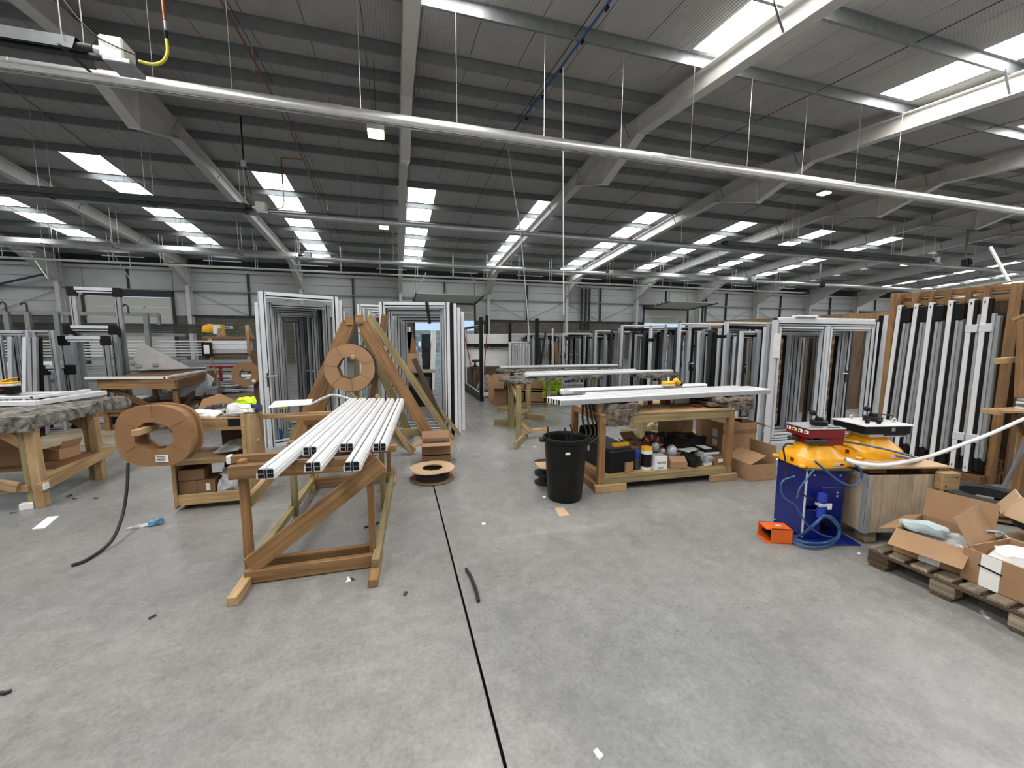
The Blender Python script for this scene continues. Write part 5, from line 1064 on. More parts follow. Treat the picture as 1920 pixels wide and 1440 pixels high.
# ================================================================ rows of aluminium frames on the right
GR = [ # x0, y0(top), x1, Y, n behind, label
 (1452, 600, 1645, 4.72, 14, 'big double silver door frame with a white film patch, nearest of the right-hand frames', dict(mid=True, leaf=True, wd=.075)),
 (1361, 603, 1455, 6.2, 11, 'silver door frame standing just behind the big double frame', dict(wd=.065)),
 (1273, 605, 1368, 7.4, 8, 'tall silver door frame, third front frame along the right-hand rows', dict(wd=.06)),
 (1219, 613, 1306, 8.2, 11, 'silver door frame strapped with black tapes in the right-hand rows', dict(wd=.06)),
 (1165, 609, 1250, 9.6, 10, 'tall silver door frame behind the taped one', dict(wd=.06)),
 (1116, 619, 1190, 11.0, 12, 'silver door frame in the middle of the far right-hand rows', dict(wd=.06)),
 (1055, 624, 1110, 13.0, 10, 'silver door frame near the end of the far right-hand rows', dict(wd=.06)),
 (989, 625, 1058, 14.2, 10, 'white-topped door frame at the far end of the right-hand rows', dict(wd=.06)),
]
for i, (x0, y0, x1, Y, n, lb, kw) in enumerate(GR):
    a, b = oy(x0, y0, Y), oy(x1, y0, Y); h_ = a.z; c = (a.x+b.x)/2; W = b.x-a.x
    f0 = doorframe(lb, (c, Y, 0), W, h_, 0, 0, M_alu, None, handle=1 if i in (1, 3, 5) else None, **kw)
    grp = 'frames stacked in right-hand row %s' % ('one', 'two', 'three', 'four', 'five', 'six', 'seven', 'eight')[i]
    near_ = ('behind the big double frame', 'in the second right-hand row', 'in the third right-hand row', 'behind the black-taped frame', 'in the fifth right-hand row', 'in the sixth right-hand row', 'in the seventh right-hand row', 'in the farthest right-hand row')[i]
    for k in range(1, n+1):
        rr = random.Random(i*50+k); W2 = W*rr.choice((.88, .8, .62, .5, .4, .3))*rr.uniform(.92, 1.05); hh = h_-.05-.012*k+rr.uniform(-.05, .03); step = (1.3 if i == 0 else 1.0)*.95/n
        doorframe(ORD[k]+' frame back of those stacked '+near_, (c+rr.uniform(-.5, .5)*(W-W2)*.9, Y+.06+step*k, 0), W2, hh, rr.uniform(-.012, .012), 0, (M_alud, M_dark, M_alug, M_black, M_alu)[(k*2+i) % 5], grp, .06, .055, sill=rr.random() < .5, handle=rr.choice((None, 1, -1)) if k < 5 else None, leaf=(i == 0 and k in (2, 5)), tilt=rr.uniform(-.012, .02))  # dark and black frame colours paint the shaded gaps inside the stack
    if i == 0:
        O('film_patch', boxmesh(.13, .01, .36, M_filmw, .004), loc(-W/2+.03, -.045, h_-.38), f0, True); O('top_cap', boxmesh(W*.9, .1, .045, M_white, .006), loc(.02, .02, h_+.022), f0, True); O('top_offcut', boxmesh(.42, .09, .03, M_white, .006), loc(-.5, -.02, h_+.06), f0, True)
        O('corner_block', boxmesh(.03, .05, .03, M_black, .004), loc(-W/2+.02, 0, h_+.015), f0, True)
    elif i == 3:
        for (dx, z) in ((-W/2+.03, h_-.3), (W/2-.15, h_-.45), (W/2-.15, h_-1.0)): O('tape', boxmesh(.16, .08, .07, M_black, .004), loc(dx, -.01, z), f0, True)
        O('padding', boxmesh(.14, .09, .14, M_carpet, .02), loc(W/2-.0, -.02, h_-.08), f0, True)
    for s in (-1, 1): O('corner_key', boxmesh(.03, .04, .025, M_black, .003), loc(s*(W/2-.03), 0, h_+.012), f0, True)
for i, (x, y, Y, m) in enumerate(((1655, 592, 4.75, M_black), (1662, 592, 4.7, M_white), (1667, 591, 4.66, M_alu), (1650, 600, 4.95, M_dark))):
    p = oy(x, y, Y); t_ = beam('upright_profile', None, m, (p.x-.06, Y, 0), p, .06, .07, up=(0, 1, 0)); tag(t_, ('black bar standing at the right end of the big double frame', 'white bar standing at the right end of the big double frame', 'silver bar standing against the timber rack', 'dark bar behind the right end of the big double frame')[i], 'profile')
for i, (x, yt, xb, Y) in enumerate(((1023, 622, 1006, 12.6), (1036, 615, 1036, 13.6))):
    a = oy(x, yt, Y); t_ = beam('loose_length', None, (M_black, M_white)[i], a, (oy(xb, 700, Y).x, Y-.1, .02), .05, .04, up=(0, 1, 0)); tag(t_, ('black bar leaning on the far frames', 'white upright by the far frames')[i], 'profile')
tag(beam('brown_board', None, M_brown, oy(1042, 640, 12.5), (oy(1046, 700, 12.5).x, 12.4, .02), .14, .03, up=(0, 1, 0)), 'brown board leaning among the far frames', 'board')
# dark stillage with diagonal slats behind the big double frame
sl = T('timber_stillage', 'dark timber stillage with diagonal slats behind the right-hand frames', 'stillage', (8.8, 6.5, 0))
for j in range(10): beam('rear_plank', sl, M_darkw, (7.5+.36*j, 6.62, .02), (7.5+.36*j, 6.62, 1.82), .34, .03, up=(0, 1, 0))
for x in (7.4, 8.8, 10.4): beam('post', sl, M_darkw, (x, 6.52, 0), (x, 6.52, 1.85), .09, .09, up=(0, 1, 0))
for j in range(8):
    for x in (7.55, 8.95): beam('slat', sl, M_brown, (x, 6.45, .1+.2*j), (x+.5, 6.45, .3+.2*j), .03, .06)
# plywood partition beyond the frames
pw = T('partition', 'plywood board partition behind the right-hand frames', 'partition', (13.4, 12, 0))
for j in range(15): beam('board', pw, M_ply, (13.4, 6.6+.61*j, 0), (13.4, 6.6+.61*j, 2.38), .6, .05, up=(1, 0, 0)) 
for z in (.4, 1.4, 2.3): beam('rail', pw, M_pine, (13.5, 6.2, z), (13.5, 15.6, z), .1, .08)
# ================================================================ timber rack of shutter guides
rk2 = T('timber_rack', 'tall orange timber rack holding white and grey bars upright at the right', 'rack', (6.5, 3.1, 0))
XR_ = 6.38; ys = [2.71, 2.88, 3.05, 3.22, 3.4, 3.58, 3.74]; HR = 2.2
beam('post', rk2, M_orange, (6.34, 2.7, 0), (6.34, 2.7, HR), .06, .08, up=(1, 0, 0)); beam('post', rk2, M_orange, (6.34, 3.78, 0), (6.34, 3.78, HR), .07, .09, up=(1, 0, 0))
for z, m in ((.06, M_brown), (.22, M_brown), (HR-.03, M_orange), (HR-.14, M_orange)): beam('rail', rk2, m, (XR_+.07, 2.66, z), (XR_+.09, 3.8, z), .05, .1 if z < .3 else .07)
for z in (HR-.02, .1): beam('rear_rail', rk2, M_pine, (XR_+.4, 2.66, z), (XR_+.4, 3.8, z), .05, .08)
for y in (2.7, 3.76):
    for z in (HR-.05, .06): beam('side_rail', rk2, M_brown, (XR_, y, z), (XR_+.42, y, z), .05, .09)
    beam('rear_post', rk2, M_brown, (XR_+.42, y, 0), (XR_+.42, y, HR), .06, .06, up=(1, 0, 0))
for j in range(4): beam('back_board', rk2, M_darkw, (XR_+.45, 2.8+.27*j, 0), (XR_+.45, 2.8+.27*j, HR-.1), .26, .02, up=(1, 0, 0))  # dark timber colour stands in for the shade behind the bars
beam('ledge', rk2, M_brown, (6.23, 2.7, .045), (6.23, 3.8, .045), .14, .09)
beam('side_board', rk2, M_brown, (XR_+.24, 2.64, 0), (XR_+.24, 2.64, HR), .36, .02, up=(0, 1, 0))
gb = [((1862, 557), (1822, 878)), ((1835, 560), (1797, 870)), ((1795, 563), (1757, 862)), ((1757, 567), (1720, 850)), ((1729, 569), (1690, 838)), ((1697, 572), (1660, 826))]
for i, (a, b) in enumerate(gb):
    A, B = ox(*a, 6.28), ox(*b, 6.22); B.z = .105; n = ('nearest', 'second nearest', 'third nearest', 'fourth nearest', 'fifth nearest', 'farthest')[i]
    t = O('shutter_guide', None, frame(B, A, up=(-1, 0, 0))); tag(t, 'white and grey guide bar standing in the timber rack, %s to the camera' % n, 'guide bar', 'guide bars in the timber rack'); L = (A-B).length
    if i < 5:
        y_ = (A.y+B.y)/2-.008; y2 = ox(*gb[i+1][0], 6.28).y; ym = (A.y+y2)/2+.035; yb = (B.y+ox(*gb[i+1][1], 6.22).y)/2+.035
        beam('post', rk2, M_orange, (6.35, yb, 0), (6.37, ym, HR), .045, .05, up=(1, 0, 0))
    O('white_face', boxmesh(L, .044, .05, M_white, .003), loc(0, .045, .0), t, True); O('black_channel', boxmesh(L*.985, .03, .045, M_black, .002), loc(0, .008, -.008), t, True)
    O('grey_channel', boxmesh(L*.84, .028, .05, M_alug, .003), loc(-.02, -.022, -.02), t, True); O('grey_channel', boxmesh(L*.82, .034, .06, M_alud, .003), loc(-.03, -.055, -.035), t, True)
    if i > 1: O('end_guard', boxmesh(.2, .09, .09, M_black, .015), loc(L/2-.13, -.03, -.02), t, True)
    O('end_guard', boxmesh(.16, .07, .08, M_black, .015), loc(-L/2+.1, -.035, -.03), t, True)
    for e in (-1, 1): O('slot', boxmesh(.03, .01, .004, M_black, .001), loc(e*(L/2-.05), .045, .025), t, True)
    if i < 2:
        for e in (.33, -.3): O('tape_band', boxmesh(.09, .1, .07, M_alu, .004), loc(L*e, .02, -.004), t, True)
# timber side shelf at the right edge
ss = T('side_shelf', 'rough timber stand with a small shelf beside the rack at the right edge', 'shelf', (6.0, 2.45, 0))
beam('post', ss, M_orange, (6.22, 2.44, 0), (6.22, 2.44, 1.05), .09, .07, up=(0, 1, 0)); beam('post', ss, M_brown, (6.45, 2.3, 0), (6.45, 2.3, 2.15), .1, .08, up=(0, 1, 0)); beam('post', ss, M_pine, (6.35, 2.52, 0), (6.35, 2.52, .62), .05, .05, up=(0, 1, 0))
slab('shelf', ss, M_ply, [(5.66, 2.5, .92), (5.62, 2.34, .92), (6.6, 2.12, .92), (6.66, 2.42, .92)], .022, (0, 0, 1)); beam('shelf_batten', ss, M_pine, (5.64, 2.38, .89), (5.68, 2.53, .89), .05, .045)
beam('brace', ss, M_brown, (5.95, 2.42, .88), (6.25, 2.42, .6), .05, .07); beam('post', ss, M_orange, ox(1914, 745, 6.1), ox(1921, 590, 6.1), .1, .06, up=(0, 1, 0)); beam('cap_board', ss, M_pine, ox(1903, 600, 6.1), ox(1935, 588, 6.1), .12, .03)
beam('arm', ss, M_pine, ox(1868, 677, 5.9), ox(1905, 674, 6.2), .04, .06)
for i in range(3): beam('step', ss, M_orange, (5.9, 2.12, .1+.1*i), (6.5, 1.98, .1+.1*i), .12, .07)
for i in range(4):
    p = V((6.12, 2.3, .932+.026*i)); tag(box('profile_bundle', None, M_white if i % 2 == 0 else M_alud, p+V((.02*(i % 2), 0, 0)), (.5, .1, .022), -.25), ('bottom', 'second', 'third', 'top')[i]+' strip of the small stack on the side shelf at the right edge', 'strip')
tag(tube('grey_pole', None, M_alud, [g(1878, 922, .02), ox(1905, 870, 5.9), ox(1925, 820, 5.9)], .02, 8, 1), 'grey pole leaning against the timber stand at the right edge', 'pole')
# ================================================================ crimping machines
def loft(name, par, m, rings, M, p=3.2, n=28, cap=True):
    bm = bmesh.new(); R_ = []
    for z, sx, sy in rings: R_.append([bm.verts.new((x, y, z)) for x, y in loop(n, sx, sy, p)])
    for a, b in zip(R_, R_[1:]):
        for k in range(n): bm.faces.new((a[k], a[(k+1) % n], b[(k+1) % n], b[k]))
    if cap: bm.faces.new(R_[0][::-1]); bm.faces.new(R_[-1])
    return O(name, tomesh(bm, name, m, True), M, par, True)
def crimp_base(t, s=1.0):
    bs = loft('base_casting', t, M_yellow, [(0, .22*s, .18*s), (.055*s, .215*s, .175*s), (.075*s, .2*s, .16*s), (.1*s, .17*s, .14*s), (.16*s, .11*s, .1*s), (.17*s, .105*s, .095*s)], Matrix(), 3.4)
    for a, b in ((-1, -1), (1, -1), (1, 1), (-1, 1)): O('mounting_lug', boxmesh(.06*s, .045*s, .025*s, M_yellow, .008), loc(a*.2*s, b*.145*s, .0125) @ rot(a*b*.5), t, True)
    pl = O('rating_plate', boxmesh(.085*s, .004, .022*s, M_alu, 0), loc(.07*s, -.179*s, .03*s), t, True); O('plate_print', boxmesh(.03*s, .003, .014*s, M_red, 0), loc(.022*s, -.002, 0), pl, True)
    O('warning_mark', boxmesh(.03*s, .004, .03*s, M_red, 0), loc(-.217*s, -.05*s, .04*s) @ rot(math.pi/2), t, True)
    return bs
def dial(t, x, y, z, r_=.062):
    M = loc(x, y, z); bm = bmesh.new(); R_ = addlathe(bm, [(0, 0), (r_, 0), (r_, .034), (r_*.9, .04), (r_*.45, .04), (r_*.45, .062), (0, .062)], 24); bmesh.ops.remove_doubles(bm, verts=bm.verts, dist=1e-5); d = O('dial', tomesh(bm, 'dial', M_black, True), M, t, True)
    bm = bmesh.new(); bmesh.ops.create_uvsphere(bm, u_segments=12, v_segments=8, radius=.024); O('ball_knob', tomesh(bm, 'ball_knob', M_black, True), loc(-.05, .01, .1), d, True)
    O('lever', boxmesh(.085, .012, .012, M_dark, .003), loc(-.025, .005, .08) @ rot(.7, 'Y'), d, True)
cen1 = V((3.28, 2.43, 0)); rz1 = math.radians(-17)
cab = T('machine_cabinet', 'blue steel cabinet under the red-headed crimping machine', 'cabinet', cen1, rz1)
O('back_panel', boxmesh(.3, .012, .52, M_blue, .003), loc(0, .17, .32), cab, True); O('side_panel', boxmesh(.012, .36, .56, M_blue, .003), loc(-.145, 0, .3), cab, True); O('side_panel', boxmesh(.012, .36, .56, M_blue, .003), loc(.145, 0, .3), cab, True)
O('upper_front', boxmesh(.28, .012, .3, M_blue, .004), loc(0, -.17, .43), cab, True); O('drawer_front', boxmesh(.17, .014, .24, M_blue, .006), loc(.05, -.18, .32), cab, True); O('lower_box', boxmesh(.13, .2, .24, M_blue, .006), loc(-.075, -.08, .13), cab, True); O('edge_trim', boxmesh(.012, .012, .56, M_alu, .002), loc(-.15, -.178, .3), cab, True)
O('top_plate', boxmesh(.38, .42, .012, M_dark, .003), loc(0, 0, .585), cab, True); O('floor_plate', boxmesh(.42, .42, .01, M_blue, .002), loc(.04, -.06, .006), cab, True)
for x, z in ((-.1, .54), (.1, .54), (.09, .4), (.09, .37)): O('bolt', boxmesh(.014, .008, .014, M_wire, .003), loc(x, -.19, z), cab, True)
fr_ = T('air_regulator', 'blue-capped air filter regulator on the front of the blue cabinet', 'regulator', WM[cab] @ V((-.06, -.2, .25)), rz1)
bm = bmesh.new(); addlathe(bm, [(0, .14), (.03, .138), (.034, .1), (.034, .08), (.024, .078), (.024, .02), (.03, .018), (.03, -.05), (.02, -.06), (0, -.06)], 18); bmesh.ops.recalc_face_normals(bm, faces=bm.faces); O('body', tomesh(bm, 'body', mat('regulator_blue', (.02, .05, .4), .35), True), loc(0, -.035, .02), fr_, True); O('clamp', boxmesh(.06, .06, .03, M_alu, .005), loc(0, -.03, .07), fr_, True); O('gauge', boxmesh(.035, .01, .05, M_paper, .008), loc(.05, -.05, .06), fr_, True)
m1 = T('crimping_machine', 'crimping machine with a dark red head on the blue cabinet', 'machine', WM[cab] @ V((.01, 0, .592)), math.radians(-12))
crimp_base(m1)
hd_ = O('head', boxmesh(.3, .25, .07, M_red, .004), loc(.0, 0, .262), m1, True); O('head_block', boxmesh(.2, .12, .085, M_red, .004), loc(.06, -.05, .205), m1, True); O('head_web', boxmesh(.03, .2, .08, M_red, .003), loc(-.1, 0, .205), m1, True)
O('jaw', boxmesh(.16, .05, .035, M_dark, .006), loc(-.07, -.1, .195), m1, True); O('jaw', boxmesh(.09, .05, .03, M_dark, .006), loc(-.15, .03, .2), m1, True); O('top_table', boxmesh(.31, .26, .01, M_alug, .003), loc(0, 0, .303), m1, True)
for j in range(5): O('table_slot', boxmesh(.11, .008, .003, M_dark, 0), loc(-.08+.05*j, -.1+.05*(j % 3), .31), m1, True)
for j in range(4):
    st = O('sticker', boxmesh(.003, .042, .026, (M_paper, mat('sticker_yellow', (.8, .7, .3), .6), M_paper, M_paper)[j], 0), loc(-.152, .09-.062*j, .272), m1, True); O('symbol', boxmesh(.002, .012, .014, M_black, 0), loc(-.002, .006, 0), st, True)
dial(m1, .03, 0, .309)
near2 = V((3.47, 2.12, 0)); rz2 = math.radians(-14); e2, f2 = V((math.cos(rz2), math.sin(rz2), 0)), V((-math.sin(rz2), math.cos(rz2), 0))
cw, cdp = .6, .52; cc2 = near2+e2*cw/2+f2*cdp/2
crt = T('plywood_crate', 'pale boarded crate with metal corner strips under the black-headed machine', 'crate', cc2, rz2)
for j in range(5): O('side_board', boxmesh(.465, .118, .014, M_crate, .002), loc(-cw/2+.06+.12*j, -cdp/2, .33) @ rot(math.pi/2, 'X') @ rot(math.pi/2), crt, True)
for j in range(4):
    for s in (-1, 1): O('end_board', boxmesh(.465, .128, .014, M_crate, .002), loc(s*cw/2, -cdp/2+.066+.13*j, .33) @ rot(math.pi/2, 'Z') @ rot(math.pi/2, 'X') @ rot(math.pi/2), crt, True)
O('rear_board', boxmesh(cw, .014, .465, M_pine, .002), loc(0, cdp/2, .33), crt, True)
for sx, sy in ((-1, -1), (1, -1)):
    O('corner_strip', boxmesh(.035, .004, .47, M_alug, .001), loc(sx*(cw/2-.012), -cdp/2-.01, .33), crt, True); O('corner_strip', boxmesh(.004, .035, .47, M_alug, .001), loc(sx*(cw/2+.01), -cdp/2+.012, .33), crt, True)
for sx in (-1, 1):
    for sy in (-1, 1): O('foot_block', boxmesh(.09, .1, .09, M_oldw, .004), loc(sx*.22, sy*.2, .05), crt, True)
for x in (-.2, .22): O('spacer', boxmesh(.14, cdp*.9, .05, M_brown, .004), loc(x, 0, .59), crt, True)
O('lid_board', boxmesh(cw+.1, cdp+.1, .018, M_cardl, .003), loc(-.02, .03, .624), crt, True); O('end_block', boxmesh(.14, .06, .13, M_pine, .004), loc(cw/2-.02, -cdp/2-.045, .53), crt, True)
for dx, dz in ((-.04, -.035), (.04, .035)): O('bolt', boxmesh(.012, .008, .012, M_dark, .002), loc(cw/2-.02+dx, -cdp/2-.077, .53+dz), crt, True)
m2 = T('crimping_machine', 'crimping machine with a black head and white top on the pale crate', 'machine', WM[crt] @ V((-.03, .06, .634)), math.radians(-12))
crimp_base(m2, 1.02)
O('slide_plate', boxmesh(.3, .24, .025, M_alu, .003), loc(.03, -.01, .19), m2, True); O('head', boxmesh(.4, .3, .065, M_black, .006), loc(.02, 0, .236), m2, True); O('head_block', boxmesh(.2, .16, .05, M_black, .006), loc(.1, -.06, .215), m2, True); O('top_table', boxmesh(.42, .32, .012, M_white, .003), loc(.02, 0, .275), m2, True)
for x, y in ((-.1, -.08), (-.02, -.1)): O('stop_block', boxmesh(.03, .03, .04, M_black, .008), loc(x, y, .3), m2, True)
for x, y in ((-.06, .1), (.16, -.06)): 
    bm = bmesh.new(); addtube(bm, [V((.016*math.cos(a*math.pi/6), 0, .016*math.sin(a*math.pi/6))) for a in range(12)], .006, 6, closed=True); O('lifting_eye', tomesh(bm, 'lifting_eye', M_wire, True), loc(x, y, .3), m2, True)
O('emblem', boxmesh(.03, .003, .03, M_alud, .006), loc(.06, -.152, .245), m2, True); O('jaw', boxmesh(.1, .06, .03, M_dark, .006), loc(-.2, .05, .21), m2, True); dial(m2, .06, .03, .281, .066); O('lever_arm', boxmesh(.16, .014, .012, M_dark, .003), loc(.17, .04, .33) @ rot(.15, 'Y'), m2, True)
# foot pedal and hoses
fp = T('foot_pedal', 'bright orange hooded foot pedal on the floor before the blue cabinet', 'pedal', g(1452, 1012), math.radians(-22))
def hood(bm):
    s = .2; h_ = .12; d_ = .13
    addbox(bm, (0, 0, .004), (s, d_, .008)); addbox(bm, (0, d_/2-.004, h_/2), (s, .008, h_)); addbox(bm, (.0, 0, h_-.004), (s, d_, .008)); addbox(bm, (s/2-.004, 0, h_/2), (.008, d_, h_)); addbox(bm, (.02, -d_/2+.004, h_/2), (s-.04, .008, h_))
bm = bmesh.new(); hood(bm); O('hood', tomesh(bm, 'hood', M_orangep), Matrix(), fp, True); O('treadle', boxmesh(.12, .1, .02, M_black, .004), loc(-.02, 0, .05) @ rot(.2, 'Y'), fp, True); O('badge', boxmesh(.04, .025, .003, M_alu, 0), loc(.02, 0, .121), fp, True)
def hp(pts, Y): return [oy(x, y, Y) for x, y in pts]
HS = [('grey-blue hose looping out from under the yellow casting', M_hose, .008, hp([(1528, 865), (1548, 882), (1570, 900), (1595, 911), (1612, 903), (1615, 885), (1600, 868), (1585, 862)], 2.05)),
      ('thick blue hose lying in a loop on the floor before the cabinet', M_hose, .011, [g(1482, 1006, .05), g(1500, 1004, .06), oy(1525, 985, 2.12), oy(1545, 968, 2.12), oy(1562, 972, 2.12), oy(1573, 990, 2.1), oy(1570, 1008, 2.1), g(1545, 1018, .03), g(1515, 1018, .03), g(1484, 1010, .03)]),
      ('second blue hose curling on the floor before the cabinet', M_hose, .01, [g(1482, 1012, .03), g(1505, 1024, .02), g(1540, 1026, .02), g(1565, 1016, .03), oy(1574, 995, 2.1), oy(1560, 975, 2.1), oy(1545, 966, 2.1)]),
      ('thin dark hose running down the front of the blue cabinet', M_hose, .006, hp([(1490, 893), (1470, 900), (1464, 912), (1468, 930), (1480, 940), (1492, 948), (1500, 962), (1515, 985), (1540, 1002), (1562, 1008)], 2.14)),
      ('dark hose bent over the left edge of the yellow casting', M_rubber, .006, hp([(1487, 833), (1475, 832), (1469, 840), (1471, 855), (1474, 875), (1478, 910)], 2.24)+[WM[cab] @ V((-.06, -.21, .32))]),
      ('thin blue hose slanting from the casting to the regulator', M_hose, .006, hp([(1528, 878), (1515, 895), (1500, 915), (1494, 935)], 2.14)),
      ('dark blue hose run from the second machine over the crate', M_hose, .008, [ox(1575, 826, 3.6), oy(1640, 838, 2.15), oy(1690, 850, 2.1), oy(1722, 862, 2.1), oy(1742, 885, 2.15), oy(1750, 915, 2.2), oy(1748, 940, 2.3), oy(1745, 958, 2.35)]),
      ('second blue hose hanging right of the crate', M_hose, .008, [oy(1680, 855, 2.05), oy(1715, 863, 2.08), oy(1732, 880, 2.15), oy(1740, 905, 2.2), oy(1742, 935, 2.3), g(1738, 965, .02), g(1730, 975, .02)])]
for lb, m, r_, pts in HS: tag(tube('air_hose', None, m, pts, r_, 8), lb, 'hose')
tag(tube('white_hose', None, M_pvc, [oy(1588, 862, 2.05), oy(1610, 869, 1.98), oy(1650, 873, 1.93), oy(1690, 868, 1.95), oy(1745, 855, 2.2), oy(1800, 835, 2.2), oy(1860, 812, 2.2), oy(1925, 783, 2.2)], .016, 10), 'thick translucent white hose sagging from the crate to the right edge', 'hose')
tag(tube('hose_coil', None, M_rubber, [V((4.35+.085*math.cos(a*.5), 2.28, .1+.085*math.sin(a*.5))) for a in range(14)], .012, 8), 'black coiled hose standing on the floor behind the pallet', 'hose')
# ================================================================ pallet with opened cartons
pz = math.radians(2); pl = T('wooden_pallet', 'weathered wooden pallet on the floor at the right, carrying opened cartons', 'pallet', (3.2, 1.91, 0), pz-math.pi/2)
PM = WM[pl]  # local x: along the near edge toward the camera's right, local y: away (+X)
PLen, PD = .8, 1.15
for j in range(7): O('deck_board', boxmesh(PD, .088, .02, M_oldw, .003), loc(.045+.118*j, PD/2, .128) @ rot(math.pi/2), pl, True)
for y in (.05, PD/2, PD-.05):
    O('stringer_board', boxmesh(PLen, .1, .02, M_darkw, .003), loc(PLen/2, y, .107), pl, True)
    for x in (.06, PLen/2, PLen-.06): O('block', boxmesh(.12, .1, .075, M_darkw if x < .1 else M_oldw, .004), loc(x, y, .06), pl, True)
for x in (.06, PLen/2, PLen-.06): O('bottom_board', boxmesh(PD, .1, .02, M_darkw, .003), loc(x, PD/2, .011) @ rot(math.pi/2), pl, True)
z0 = .139
bA = carton('opened carton with gloves and film, far one of the two on the pallet', PM @ V((.24, .33, z0)), (.36, .46, .17), pz-math.pi/2+.18, (214, 62, 100, 205), M_card, fl=(.15, .2, .2, .1))
O('white_band', boxmesh(.1, .003, .165, M_paper, 0), loc(0, -.232, .085), bA, True)
tag(lump('work_gloves', None, mat('pale_blue_glove', (.42, .52, .54), .8), (.12, .22, .05), loc(PM @ V((.16, .26, z0+.15))) @ rot(.4), .03, 14, 6, 8), 'pale blue work gloves lying in the far carton on the pallet', 'gloves')
tag(lump('clear_bag', None, M_plastic, (.28, .34, .12), loc(PM @ V((.24, .33, z0+.01))) @ rot(pz+.18), .03, 14, 8, 9), 'clear plastic bag inside the far carton on the pallet', 'bag')
bB = carton('opened carton stuffed with white film, near one of the two on the pallet', PM @ V((.6, .3, z0)), (.31, .42, .2), pz-math.pi/2-.06, (None, None, None, None), M_card)
O('white_band', boxmesh(.085, .003, .195, M_paper, 0), loc(-.03, -.212, .1), bB, True); O('strap', boxmesh(.1, .006, .008, M_black, 0), loc(-.03, -.215, .12) @ rot(.12, 'Y'), bB, True)
tag(lump('film_bag', None, M_filmw, (.2, .36, .19), loc(PM @ V((.66, .3, z0+.012))) @ rot(pz), .035, 13, 5, 10), 'crumpled white film bag bulging from the near carton on the pallet', 'film')
tag(tube('clear_hose', None, M_hoseg, [oy(1850, 995, 1.55), oy(1880, 1000, 1.55), oy(1897, 1020, 1.5), oy(1900, 1042, 1.45)], .007, 8), 'thin clear tube curving out of the near carton', 'tube')
oc = T('gasket_reel', 'pale cardboard-wrapped octagonal reel lying at the right edge behind the pallet', 'reel', (4.72, 1.5, .0), .2)
oM = loc(4.76, 1.52, .3)
O('top_wrap', ringmesh(octa(24, .36, .36), octa(24, .16, .16), .02, M_cardl), oM @ rot(math.pi/2, 'X'), oc); O('coil', ringmesh(loop(24, .33, .33), loop(24, .17, .17), .12, M_rubber), loc(4.76, 1.52, .18) @ rot(math.pi/2, 'X') @ rot(0), oc); O('base_wrap', ringmesh(octa(24, .36, .36), octa(24, .16, .16), .02, M_card), loc(4.76, 1.52, .04) @ rot(math.pi/2, 'X'), oc)
for k in range(4):
    a = 2.1+k*.62; O('side_fold', boxmesh(.24, .012, .18, M_cardl, .004), loc(4.76+.36*math.cos(a), 1.52+.36*math.sin(a), .34) @ rot(a+math.pi/2) @ rot(-.5, 'X'), oc)
br2 = T('gasket_reel', 'dark brown cardboard reel lying on the floor behind the pallet', 'reel', (5.3, 2.25, 0)); bM = loc(5.3, 2.25, .02)
O('base_wrap', ringmesh(octa(24, .38, .38), octa(24, .15, .15), .01, M_cardd), bM @ rot(math.pi/2, 'X'), br2); O('coil', ringmesh(loop(24, .33, .33), loop(24, .2, .2), .08, M_rubber), loc(5.3, 2.25, .09) @ rot(math.pi/2, 'X'), br2); O('raised_flap', boxmesh(.4, .012, .14, M_darkw, .003), loc(5.42, 2.55, .1) @ rot(-.3) @ rot(-.4, 'X'), br2); O('raised_flap', boxmesh(.4, .012, .14, M_darkw, .003), loc(5.05, 2.56, .1) @ rot(.35) @ rot(-.4, 'X'), br2)
kp = T('tool_tray', 'black tray with round tops on the floor by the timber stand', 'tray', (5.78, 2.22, 0), -.2); O('body', boxmesh(.42, .16, .09, M_black, .01), loc(0, 0, .046), kp, True)
for k in range(5): O('cap', boxmesh(.05, .05, .03, M_dark, .01), loc(-.16+.08*k, 0, .1), kp, True)
flat('crumpled silver tape strip on the floor in front of the pallet', 'tape', M_alu, [(1836, 1146), (1842, 1143), (1853, 1156), (1862, 1158), (1852, 1161)], 'tape_strip')
flat('small white chip on the floor beside the crate', 'scrap', M_paper, [(1608, 1036), (1613, 1036), (1613, 1039), (1608, 1039)], 'white_chip')
# ================================================================ ducts, heaters and services under the roof
def cyl(nm, par, m, a, b, r_, seg=16): 
    bm = bmesh.new(); a, b = V(a), V(b); c = (a+b)/2; addtube(bm, [a-c, b-c], r_, seg); return O(nm, tomesh(bm, nm, m, True), loc(c), par)
def wire(par, x, Y, z0, nm='hanger_wire', r_=.005, m=None): return cyl(nm, par, m or M_wire, (x, Y, z0), (x, Y, zr(Y, .43)), r_, 5)
ZD = 5.275
DA = T('flue_duct', 'long polished round flue duct crossing the picture near the ceiling, nearest of three', 'duct', (1, 7.55, ZD))
xs = [XL+.4, -11, -5, -.87, 5.2, 11.2, 17.2, 23.2, 29.2, 40]
for a, b in zip(xs, xs[1:]): cyl('tube', DA, M_duct, (a, 7.55, ZD), (b, 7.55, ZD), .1, 24)
for x in xs[1:-1]: cyl('collar', DA, M_duct, (x-.12, 7.55, ZD), (x+.12, 7.55, ZD), .106, 24)
beam('reflection_strip', DA, M_galv, (XL+.4, 7.5, ZD-.1), (40, 7.5, ZD-.1), .03, .006, 0)  # strip draws the thin reflection line along the underside of the duct
for px in (678, 857, 1020, 1165, 1297, 1405, 1510, 1612, 1690): wire(DA, oy(px, 240, 7.55).x, 7.55, ZD+.09)
for x in (-3.3, -2.3, -5.2): wire(DA, x, 7.55, ZD+.09)
DB = T('flue_duct', 'middle dull grey flue duct hanging under the roof', 'duct', (1, 14.0, ZD))
